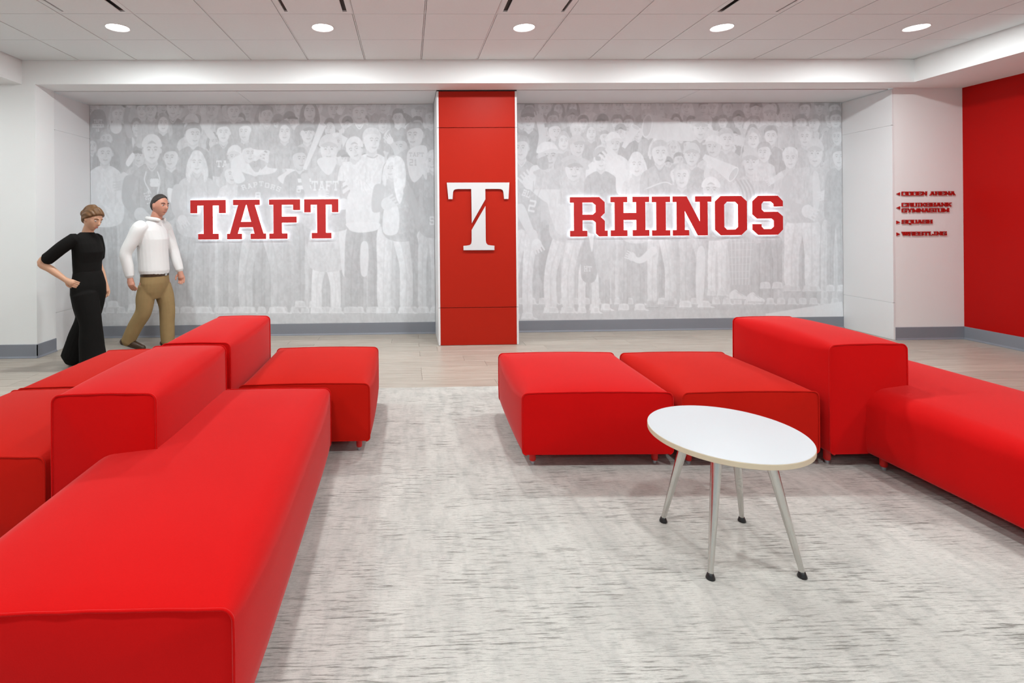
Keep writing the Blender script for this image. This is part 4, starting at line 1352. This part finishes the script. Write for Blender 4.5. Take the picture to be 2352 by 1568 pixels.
        for k in range(4):
            ox = self.rs.uniform(-1.2, 1.2) * w
            oy = y + self.rs.uniform(1.9, 3.6) * h
            self.line([(x + ox, oy), (x + ox + self.rs.uniform(-.4, .4) * w, oy + .5 * h), (x + ox + self.rs.uniform(-.7, .7) * w, oy + 1.0 * h)], w * .10, tone + self.rs.choice([-9, 8]), 0.5)
        if vneck:
            self.line([(x - .62 * w, y + 1.1 * h), (x, y + 1.7 * h), (x + .62 * w, y + 1.1 * h)], w * .16, vneck, 0.85)

    def legs(self, x, top, bottom, hw, tone, split=0.1, lean=0.0, shoe=222):
        for s in (-1, 1):
            a = x + s * hw * .52
            b = x + s * hw * (.55 + split) + lean
            self.poly([(a - hw * .55, top), (a + hw * .52, top), (b + hw * .46, (top + bottom) / 2), (b + hw * .40, bottom), (b - hw * .40, bottom), (b - hw * .48, (top + bottom) / 2)], tone, 1, True, 10, gx=-10)
            self.line([(a, top + 20), (b, (top + bottom) / 2), (b, bottom - 10)], hw * .10, tone - 10, 0.5)
            self.poly([(b - hw * .42, bottom - 8), (b + hw * .36, bottom - 8), (b + hw * .55, bottom + 22), (b + hw * .95 * (1 if s > 0 else .45), bottom + 38), (b - hw * .5, bottom + 40), (b - hw * .55, bottom + 15)], shoe, 1, True, 9)
            self.line([(b - hw * .5, bottom + 38), (b + hw * .6, bottom + 38)], 5, shoe - 26, 0.7)
            for k in range(3):
                self.line([(b - hw * .15, bottom + 4 + 9 * k), (b + hw * .35, bottom + 7 + 9 * k)], 3, shoe - 20, 0.7)

    def arm(self, pts, w, tone, hand=214, taper=0.75):
        self.line(pts, w, tone, 1.0, taper)
        x, y = pts[-1]
        self.ell(x, y, w * .55, w * .6, hand)
        px, py = pts[-2]
        d = math.hypot(x - px, y - py) or 1
        ux, uy = (x - px) / d, (y - py) / d
        for k in (-.4, -.13, .13, .4):
            self.line([(x - uy * k * w, y + ux * k * w), (x + ux * w * .95 - uy * k * w * 1.25, y + uy * w * .95 + ux * k * w * 1.25)], w * .22, hand - 2, 1, .7)

    def person(self, x, y, w, h, tone, style='short', htone=192, ftone=213, look=0.0, bottom=None, sw=2.15, tilt=0.0, vneck=None, feat=True):
        if style == 'long':
            self.poly([(x - 1.25 * w, y - .3 * h), (x, y - 1.25 * h), (x + 1.25 * w, y - .3 * h), (x + 1.35 * w, y + 1.7 * h), (x - 1.35 * w, y + 1.7 * h)], htone, 1, True, 10)
        self.bust(x, y, w, h, tone, bottom if bottom else y + 4.6 * h, sw, vneck)
        for s in (-1, 1):
            if abs(look) < .6 or s * look < 0:
                self.ell(x + s * 1.0 * w, y - .02 * h, w * .16, h * .22, ftone - 8)
        self.face(x, y, w, h, ftone, look, 26, feat, tilt)
        self.hair(x, y, w, h, htone, style, look)

    def crowd(self, x0, x1, y0, y1, sx, sy, w, h, soft=0.0):
        r = self.rs
        y = y0
        k = 0
        while y < y1:
            x = x0 + (k % 2) * sx * .5
            while x < x1:
                q = r.uniform(.88, 1.12)
                self.person(x + r.uniform(-.2, .2) * sx, y + r.uniform(-.25, .25) * sy, w * q, h * q, r.choice([186, 190, 195, 201, 208, 214]), r.choice(['short', 'short', 'long', 'cap', 'short', 'capback']), r.choice([183, 187, 191, 198, 206, 216]), r.choice([208, 211, 214]), r.uniform(-.9, .9))
                x += sx * r.uniform(.9, 1.15)
            y += sy
            k += 1

    def cone(self, a, b, wa, wb, tone, mouth=196):
        dx, dy = b[0] - a[0], b[1] - a[1]
        d = math.hypot(dx, dy)
        nx, ny = -dy / d, dx / d
        self.poly([(a[0] + nx * wa, a[1] + ny * wa), (b[0] + nx * wb, b[1] + ny * wb), (b[0] - nx * wb, b[1] - ny * wb), (a[0] - nx * wa, a[1] - ny * wa)], tone, 1, False, 4)
        self.ell(b[0], b[1], wb * 1.0, wb * .42, tone + 6, math.atan2(ny, nx))
        self.ell(b[0], b[1], wb * .88, wb * .34, mouth, math.atan2(ny, nx))

    def build(self, name, label):
        im = self.im
        # slight print softness
        k = im.copy()
        k[1:-1, 1:-1] = im[1:-1, 1:-1] * .7 + .075 * (im[:-2, 1:-1] + im[2:, 1:-1] + im[1:-1, :-2] + im[1:-1, 2:])
        im = np.clip(k, 0, 255)
        lin = ((im / 255 + 0.055) / 1.055) ** 2.4 * PRINT_GAIN
        H, W = im.shape
        X = self.x0 + np.arange(W) * (self.x1 - self.x0) / (W - 1)
        Z = self.z1 - np.arange(H) * (self.z1 - self.z0) / (H - 1)
        co = np.zeros((H, W, 3), np.float32)
        co[..., 0] = (X - self.x0)[None, :]
        co[..., 2] = (Z - self.z0)[:, None]
        n = H * W
        i = (np.arange(H - 1)[:, None] * W + np.arange(W - 1)[None, :]).ravel()
        quads = np.stack([i, i + W, i + W + 1, i + 1], 1).astype(np.int32)
        # thin backing so the sheet has its own thickness
        bx, bz = self.x1 - self.x0, self.z1 - self.z0
        back = np.array([(0, .003, 0), (bx, .003, 0), (bx, .003, bz), (0, .003, bz)], np.float32)
        corner = [(H - 1) * W, (H - 1) * W + W - 1, W - 1, 0]
        extra = []
        for q in range(4):
            extra.append((corner[q], n + q, n + (q + 1) % 4, corner[(q + 1) % 4]))
        extra.append((n, n + 3, n + 2, n + 1)[::-1])
        quads = np.concatenate([quads, np.array(extra, np.int32)])
        me = bpy.data.meshes.new(name)
        me.vertices.add(n + 4)
        me.vertices.foreach_set('co', np.concatenate([co.reshape(-1, 3), back]).ravel())
        me.loops.add(len(quads) * 4)
        me.loops.foreach_set('vertex_index', quads.ravel())
        me.polygons.add(len(quads))
        me.polygons.foreach_set('loop_start', np.arange(len(quads), dtype=np.int32) * 4)
        me.update(calc_edges=True)
        ca = me.color_attributes.new('print', 'FLOAT_COLOR', 'POINT')
        c = np.ones((n + 4, 4), np.float32)
        c[:n, 0] = (lin * 0.965).ravel()
        c[:n, 1] = (lin * 1.0).ravel()
        c[:n, 2] = (lin * 1.045).ravel()
        c[n:, :3] = 0.6
        ca.data.foreach_set('color', c.ravel())
        o = link(name, me, 'print', None, (self.x0, Y_MURAL, self.z0))
        tag(o, label, 'mural', 'grey crowd photograph murals')
        return o

PRINT_GAIN = 1.09
RES = 0.0058

# ---- left mural
p = Print(X_AL + 0.004, X_CL - 0.004, 0.148, 2.915, RES, 11)
p.frame(190, 230, 3.014)
p.crowd(60, 2480, 60, 420, 118, 118, 38, 50)
for q in range(10):                                           # bleachers and shadow behind the legs
    p.poly([(40, 1000 + 60 * q), (2480, 1000 + 60 * q), (2480, 1062 + 60 * q), (40, 1062 + 60 * q)], 203 - (q % 2) * 4, .9, False, 8)
for q in range(16):
    x = 80 + 150 * q
    p.legs(x, 880, 1440, 52, [196, 204, 210, 199][q % 4], .2, 0, 216)
# back row
p.person(245, 105, 40, 52, 190, 'short', 205, 216, .2, 420)
p.arm([(150, 260), (160, 120), (185, 20)], 44, 200, 214)
p.arm([(330, 250), (300, 130), (325, 30)], 40, 196, 214)
p.poly([(60, 90), (150, 80), (165, 240), (62, 260)], 186, 1, True, 8)
for s_, yy in (('TAFT', 160), ('SOCCER', 190)):
    p.text(s_, 78 if s_ == 'TAFT' else 66, yy, 24, 15 if s_ == 'TAFT' else 14, 222)
p.text('16', 92, 218, 20, 13, 220)
p.person(475, 75, 40, 52, 200, 'short', 196, 212, -.3, 330)
p.person(625, 60, 44, 58, 184, 'short', 190, 216, 0, 330, vneck=215)
p.person(558, 165, 42, 56, 188, 'long', 196, 220, .1, 460)
p.person(755, 180, 44, 58, 205, 'cap', 216, 214, -.5, 420)
p.arm([(900, 260), (850, 180), (835, 75)], 44, 212, 216)
p.person(1045, 85, 42, 56, 192, 'short', 198, 215, .2, 360)
p.person(975, 230, 46, 60, 192, 'short', 193, 219, .0, 520, vneck=210)
p.person(1125, 225, 44, 60, 197, 'short', 190, 213, -.6, 520)
p.person(1255, 110, 44, 60, 190, 'long', 192, 218, .4, 400)
# second row
p.arm([(250, 480), (255, 330), (232, 190)], 74, 192, 216)
p.person(165, 275, 40, 52, 188, 'short', 196, 208, -.2, 500)
p.poly([(300, 430), (345, 365), (360, 400), (320, 460)], 224, 1, True, 3)
p.person(765, 245, 52, 66, 190, 'short', 184, 214, .7, 620)
p.person(612, 405, 50, 66, 188, 'short', 186, 211, -.5, 740)
p.person(1055, 400, 46, 60, 202, 'cap', 220, 212, -.3, 700)
p.text('TA', 925, 465, 46, 42, 222)
# front row
p.legs(160, 830, 1400, 66, 196, .1, 10, 221)
p.person(155, 378, 52, 68, 220, 'short', 192, 214, .2, 850, 2.1)
p.arm([(80, 520), (60, 640), (120, 770)], 74, 218, 214)
p.arm([(270, 520), (330, 580), (270, 590)], 60, 216, 212)
p.legs(470, 800, 1420, 84, 214, .25, -40, 223)
p.person(480, 355, 60, 80, 195, 'capback', 220, 218, .1, 830, 2.3, vneck=212)
p.line([(440, 500), (430, 560), (470, 640)], 8, 222, .9)
p.line([(520, 500), (535, 560), (520, 640)], 8, 222, .9)
p.text('TAFT', 420, 640, 40, 24, 222, 1.25)
for q in range(8):
    p.ell(480 + 12 * (q % 4), 560 + 24 * (q // 4), 14, 17, 221)
p.arm([(330, 540), (310, 700), (400, 790)], 78, 195, 214)
p.poly([(590, 610), (655, 640), (650, 720), (600, 700)], 223, 1, True, 3)
p.legs(790, 880, 1440, 84, 199, .12, -10, 220)
p.person(792, 440, 50, 66, 205, 'long', 215, 219, .0, 920, 2.4, vneck=200)
p.arm([(660, 600), (640, 740), (690, 830)], 60, 204, 218)
p.arm([(900, 600), (960, 700), (900, 780)], 60, 204, 216)
p.legs(1010, 900, 1440, 70, 200, .2, 20, 222)
p.person(1030, 520, 48, 60, 214, 'short', 206, 215, .4, 960, 1.8)
p.legs(1240, 900, 1440, 104, 209, .5, 0, 223)
p.poly([(1085, 500), (1120, 470), (1330, 470), (1390, 520), (1400, 900), (1090, 900)], 200, 1, True, 8)
p.poly([(1110, 500), (1190, 520), (1330, 500), (1350, 420), (1290, 440), (1200, 500), (1130, 420), (1070, 470)], 219, 1, True, 6)
p.line([(1140, 500), (1200, 525), (1230, 480)], 7, 222, .9)
p.arm([(1090, 560), (1060, 430), (1190, 380)], 72, 220, 218)
p.arm([(1380, 560), (1440, 470), (1300, 400)], 74, 220, 218)
p.face(1150, 375, 46, 58, 215, .6)
p.hair(1150, 375, 46, 58, 198, 'short')
p.cone((1195, 385), (1262, 262), 16, 74, 222, 203)
for q, ch in enumerate('RAPTORS'):
    an = (q - 3) * .16
    p.text(ch, 1222 + (q - 3) * 38, 622 - 26 * math.cos(an) + 16 * abs(q - 3) * .55, 34, 34, 221, an * .8)
p.text('8', 1195, 690, 52, 42, 221)
# right half of the left mural
p.frame(600, 230, 3.014)
p.person(40, 110, 40, 54, 196, 'short', 191, 216, 0, 340, vneck=210)
p.person(335, 80, 46, 60, 188, 'long', 186, 216, .1, 330, vneck=216)
p.arm([(540, 200), (520, 140), (545, 80)], 40, 196, 220)
p.person(680, 95, 48, 62, 190, 'short', 206, 217, .0, 330, vneck=221)
p.person(948, 130, 36, 52, 192, 'short', 184, 216, -.3, 360)
p.person(1175, 130, 40, 56, 196, 'short', 200, 214, .4, 430)
p.person(162, 225, 46, 62, 198, 'long', 196, 219, 0, 470)
p.person(320, 235, 46, 60, 202, 'cap', 192, 214, .4, 480)
p.person(265, 415, 48, 66, 196, 'short', 192, 208, .8, 700)
p.text('6', 245, 640, 46, 34, 220)
p.cone((300, 480), (425, 170), 12, 26, 219, 208)
p.legs(300, 880, 1400, 66, 197, .2, 20, 218)
p.legs(450, 1130, 1440, 76, 222, .3, 0, 223)
p.poly([(365, 860), (590, 860), (600, 1150), (340, 1160)], 212, 1, True, 9)
p.poly([(540, 880), (605, 880), (600, 1190), (560, 1190)], 222, 1, True, 6)
p.person(465, 350, 56, 76, 203, 'cap', 213, 217, .1, 880, 2.6, vneck=212)
p.poly([(390, 440), (465, 520), (520, 440), (500, 400), (410, 400)], 220, 1, True, 3)
for s_ in (-1, 1):
    bx = 455 + s_ * 155
    for k in range(2):
        p.poly([(bx - 48, 560 + 48 * k + 16 * s_), (bx + 44, 528 + 48 * k - 14 * s_), (bx + 48, 552 + 48 * k - 14 * s_), (bx - 44, 588 + 48 * k + 16 * s_)], 223, .95, False, 3)
p.text('TAFT', 350, 628, 68, 48, 223)
p.arm([(300, 520), (330, 640), (420, 650)], 52, 206, 216)
p.arm([(620, 560), (670, 690), (570, 720)], 66, 219, 220)
p.legs(705, 880, 1440, 100, 195, .25, 0, 214)
p.poly([(690, 1000), (740, 1000), (735, 1200), (690, 1200)], 220, 1, True, 5)
p.poly([(560, 440), (650, 430), (720, 440), (830, 440), (860, 500), (820, 640), (805, 880), (610, 900), (590, 700), (640, 560)], 221, 1, True, 7)
p.person(765, 290, 56, 72, 221, 'short', 212, 219, .8, 620, 1.6)
p.line([(735, 388), (775, 400), (805, 385)], 9, 196, .9)
p.person(645, 350, 52, 66, 221, 'capback', 219, 217, .0, 560, 2.0, tilt=-.35)
p.poly([(555, 240), (600, 265), (565, 330)], 218, 1, True, 3)
p.poly([(600, 850), (810, 850), (800, 900), (690, 915), (610, 890)], 224, 1, True, 5)
p.person(960, 330, 52, 62, 188, 'short', 187, 204, -.6, 700)
p.arm([(960, 420), (930, 340), (890, 280)], 44, 206, 220)
p.legs(905, 900, 1440, 92, 221, .3, 20, 224)
p.person(1065, 250, 58, 72, 196, 'short', 192, 216, -.8, 900, 2.2)
p.poly([(1020, 350), (1140, 320), (1140, 470), (1060, 570), (1015, 480)], 222, 1, True, 4)
p.text('TAFT', 1022, 392, 28, 27, 200)
p.text('21', 1025, 455, 46, 30, 200)
p.poly([(850, 580), (960, 540), (1030, 600), (1060, 900), (1000, 980), (840, 920)], 203, 1, True, 12)
p.poly([(860, 720), (945, 740), (945, 915), (845, 915)], 223, 1, True, 6)
p.person(905, 480, 44, 60, 204, 'long', 221, 218, -.7, 700, 1.7)
p.poly([(920, 400), (985, 420), (1000, 560), (960, 720), (920, 600)], 224, 1, True, 12)
p.arm([(820, 600), (800, 760), (870, 720)], 74, 202, 219)
p.arm([(1010, 620), (1080, 800), (1110, 940)], 60, 200, 222)
p.legs(1160, 900, 1440, 60, 212, .2, 0, 220)
p.person(1190, 430, 46, 62, 199, 'long', 221, 216, -.4, 920, 1.8)
p.text('S', 1165, 865, 60, 38, 222)
p.build('crowd_mural', 'faded grey crowd photograph mural on the wall behind the TAFT letters')

# ---- right mural
p = Print(X_CR + 0.004, X_AR - 0.004, 0.148, 2.915, RES, 23)
p.frame(1180, 230, 3.016)
p.crowd(20, 2300, 50, 330, 100, 96, 34, 44)
p.crowd(1000, 2300, 330, 520, 104, 100, 34, 44)
for q in range(9):
    p.poly([(20, 960 + 62 * q), (2300, 960 + 62 * q), (2300, 1024 + 62 * q), (20, 1024 + 62 * q)], 205 - (q % 2) * 3, .9, False, 8)
for q in range(15):
    p.legs(90 + 150 * q, 860, 1380, 50, [203, 197, 209, 200, 213][q % 5], .2, 0, 218)
p.person(105, 140, 48, 64, 188, 'cap', 192, 216, -.1, 420)
p.person(285, 225, 42, 58, 196, 'short', 192, 218, .8, 460)
p.arm([(190, 360), (200, 250), (180, 130)], 56, 214, 218)
p.person(345, 290, 40, 54, 200, 'long', 206, 219, .3, 480)
p.person(440, 330, 50, 60, 206, 'cap', 207, 213, .6, 560)
p.person(690, 310, 48, 60, 218, 'cap', 222, 214, .7, 600)
p.cone((1600, 290), (925, 180), 26, 84, 214, 205)
p.cone((760, 330), (845, 190), 14, 34, 217, 208)
p.arm([(560, 620), (540, 480), (640, 420)], 82, 221, 219)
p.person(55, 340, 50, 70, 200, 'short', 197, 214, -.4, 920, 2.2, vneck=216)
p.text('BL', 55, 660, 46, 30, 221, .35)
p.text('2', 95, 770, 84, 58, 221, .2)
p.arm([(150, 480), (220, 700), (110, 570)], 84, 217, 219)
p.legs(90, 930, 1480, 74, 219, .1, -40, 222)
p.poly([(200, 900), (300, 900), (300, 1210), (180, 1230)], 193, 1, True, 8)
p.arm([(40, 740), (110, 900), (160, 1000)], 64, 215, 221)
p.legs(390, 920, 1440, 92, 218, .1, -70, 222)
p.poly([(215, 580), (300, 520), (420, 560), (500, 660), (520, 960), (270, 960), (250, 760)], 209, 1, True, 9)
p.poly([(215, 590), (300, 560), (360, 640), (370, 900), (290, 900)], 215, 1, True, 7)
p.person(235, 395, 66, 72, 205, 'cap', 223, 210, .7, 620, 1.2)
p.poly([(160, 420), (230, 390), (240, 470), (190, 480)], 194, 1, True, 8)
p.person(415, 490, 58, 68, 208, 'cap', 202, 216, .3, 720, 1.6)
p.line([(340, 420), (420, 395), (510, 470)], 26, 207, 1)
p.legs(600, 1000, 1420, 60, 203, .1, 0, 224)
p.legs(520, 1140, 1440, 54, 221, .3, 0, 225)
p.poly([(490, 960), (580, 960), (570, 1240), (470, 1230)], 198, 1, True, 8)
p.text('HT', 488, 1188, 38, 28, 221)
p.poly([(560, 960), (700, 960), (690, 1210), (590, 1220)], 206, 1, True, 9)
p.poly([(510, 800), (560, 800), (550, 1020), (535, 1030)], 222, 1, True, 5)
p.person(605, 420, 48, 64, 194, 'capback', 198, 217, .1, 900, 2.2)
p.poly([(568, 392), (600, 392), (602, 418), (570, 418)], 190, .9, True, 2)
p.poly([(615, 392), (648, 392), (646, 418), (618, 418)], 190, .9, True, 2)
p.arm([(760, 640), (740, 480), (680, 410)], 88, 220, 219)
p.legs(800, 950, 1420, 66, 202, .3, 20, 223)
p.person(852, 455, 50, 70, 213, 'long', 219, 220, .1, 960, 1.9)
p.legs(1010, 950, 1400, 70, 216, .3, 10, 206)
p.person(1012, 375, 54, 72, 200, 'short', 205, 216, .3, 930, 2.3, vneck=192)
p.line([(930, 610), (1060, 570), (1150, 640)], 8, 220, .9)
p.arm([(975, 1035), (880, 1110), (820, 1085)], 50, 222, 220)
p.person(1130, 520, 44, 58, 198, 'short', 199, 215, 0, 950, 2.0)
p.frame(1560, 230, 3.016)
p.person(145, 205, 46, 62, 194, 'cap', 208, 214, .2, 470)
p.person(625, 110, 42, 54, 200, 'cap', 214, 215, .1, 330)
p.person(740, 120, 40, 52, 204, 'short', 208, 214, 0, 330)
p.person(325, 280, 48, 64, 203, 'short', 206, 216, .5, 560)
p.person(240, 330, 52, 60, 208, 'cap', 220, 210, -.6, 620)
p.person(515, 275, 44, 58, 199, 'long', 208, 219, -.1, 520)
p.person(635, 255, 42, 58, 194, 'short', 188, 218, 0, 520)
p.person(875, 260, 44, 58, 202, 'short', 212, 217, -.3, 520)
p.person(88, 390, 50, 64, 199, 'cap', 208, 212, .0, 760, 2.2)
p.person(1085, 140, 40, 52, 200, 'short', 190, 216, .1, 420)
p.person(1095, 260, 36, 52, 205, 'short', 205, 215, -.4, 480)
p.person(770, 410, 48, 62, 210, 'short', 220, 217, 0, 640)
p.arm([(240, 560), (190, 520), (215, 450)], 46, 214, 220)
p.cone((170, 390), (375, 515), 18, 58, 217, 205)
p.person(20, 535, 50, 70, 200, 'short', 210, 217, -.1, 940, 2.1)
p.legs(90, 960, 1400, 76, 208, .3, 20, 223)
p.poly([(125, 1050), (180, 1050), (165, 1380), (120, 1380)], 221, 1, True, 5)
p.legs(270, 960, 1320, 54, 220, .1, -10, 219)
p.person(220, 630, 56, 66, 202, 'capback', 222, 214, .1, 960, 2.0)
p.person(500, 440, 56, 74, 207, 'cap', 210, 215, -.2, 960, 2.4)
for q in range(4):
    p.line([(400 + 26 * q, 560), (440 + 26 * q, 640), (450 + 24 * q, 800)], 12, 192, .8)
p.person(590, 370, 44, 60, 214, 'short', 196, 217, -.7, 560, 1.7)
p.arm([(720, 520), (690, 530), (640, 560)], 40, 216, 220)
p.poly([(350, 960), (500, 960), (540, 1080), (470, 1290), (380, 1300), (345, 1100)], 203, 1, True, 6)
for q in range(6):
    p.line([(360 + 28 * q, 965), (372 + 22 * q, 1280)], 7, 218, .7)
    p.line([(350, 990 + 50 * q), (520 - 8 * q, 985 + 50 * q)], 6, 216, .6)
for q in range(2):
    bx, by = 350 + 120 * q, 1340 + 18 * q
    p.poly([(bx, by), (bx + 40, by - 28), (bx + 66, by - 4), (bx + 118, by + 22), (bx + 112, by + 44), (bx + 8, by + 42)], 223, 1, True, 8)
    p.line([(bx + 6, by + 40), (bx + 112, by + 42)], 6, 196, .7)
    for k in range(4):
        p.line([(bx + 44 + 10 * k, by - 14 + 7 * k), (bx + 62 + 10 * k, by - 2 + 6 * k)], 4, 200, .7)
p.legs(640, 960, 1270, 66, 200, .1, 0, 219)
p.legs(860, 850, 1290, 108, 219, .1, -10, 217)
p.poly([(745, 510), (830, 470), (1020, 470), (1070, 560), (1060, 700), (990, 830), (860, 850), (735, 830), (725, 620)], 207, 1, True, 9)
p.person(942, 380, 52, 78, 207, 'cap', 217, 217, -.1, 560, 2.1)
p.poly([(925, 520), (965, 515), (975, 700), (935, 790)], 216, 1, True, 4)
p.arm([(760, 540), (740, 700), (890, 770)], 76, 205, 220)
p.arm([(1030, 520), (1060, 650), (1010, 660)], 60, 205, 220)
p.legs(1085, 800, 1290, 50, 198, .2, 0, 220)
p.person(1105, 400, 42, 60, 196, 'short', 197, 218, .1, 830, 2.0)
p.poly([(600, 1480), (1130, 1395), (1140, 1510), (600, 1510)], 222, 1, False, 3)
p.build('crowd_mural', 'faded grey crowd photograph mural on the wall behind the RHINOS letters')
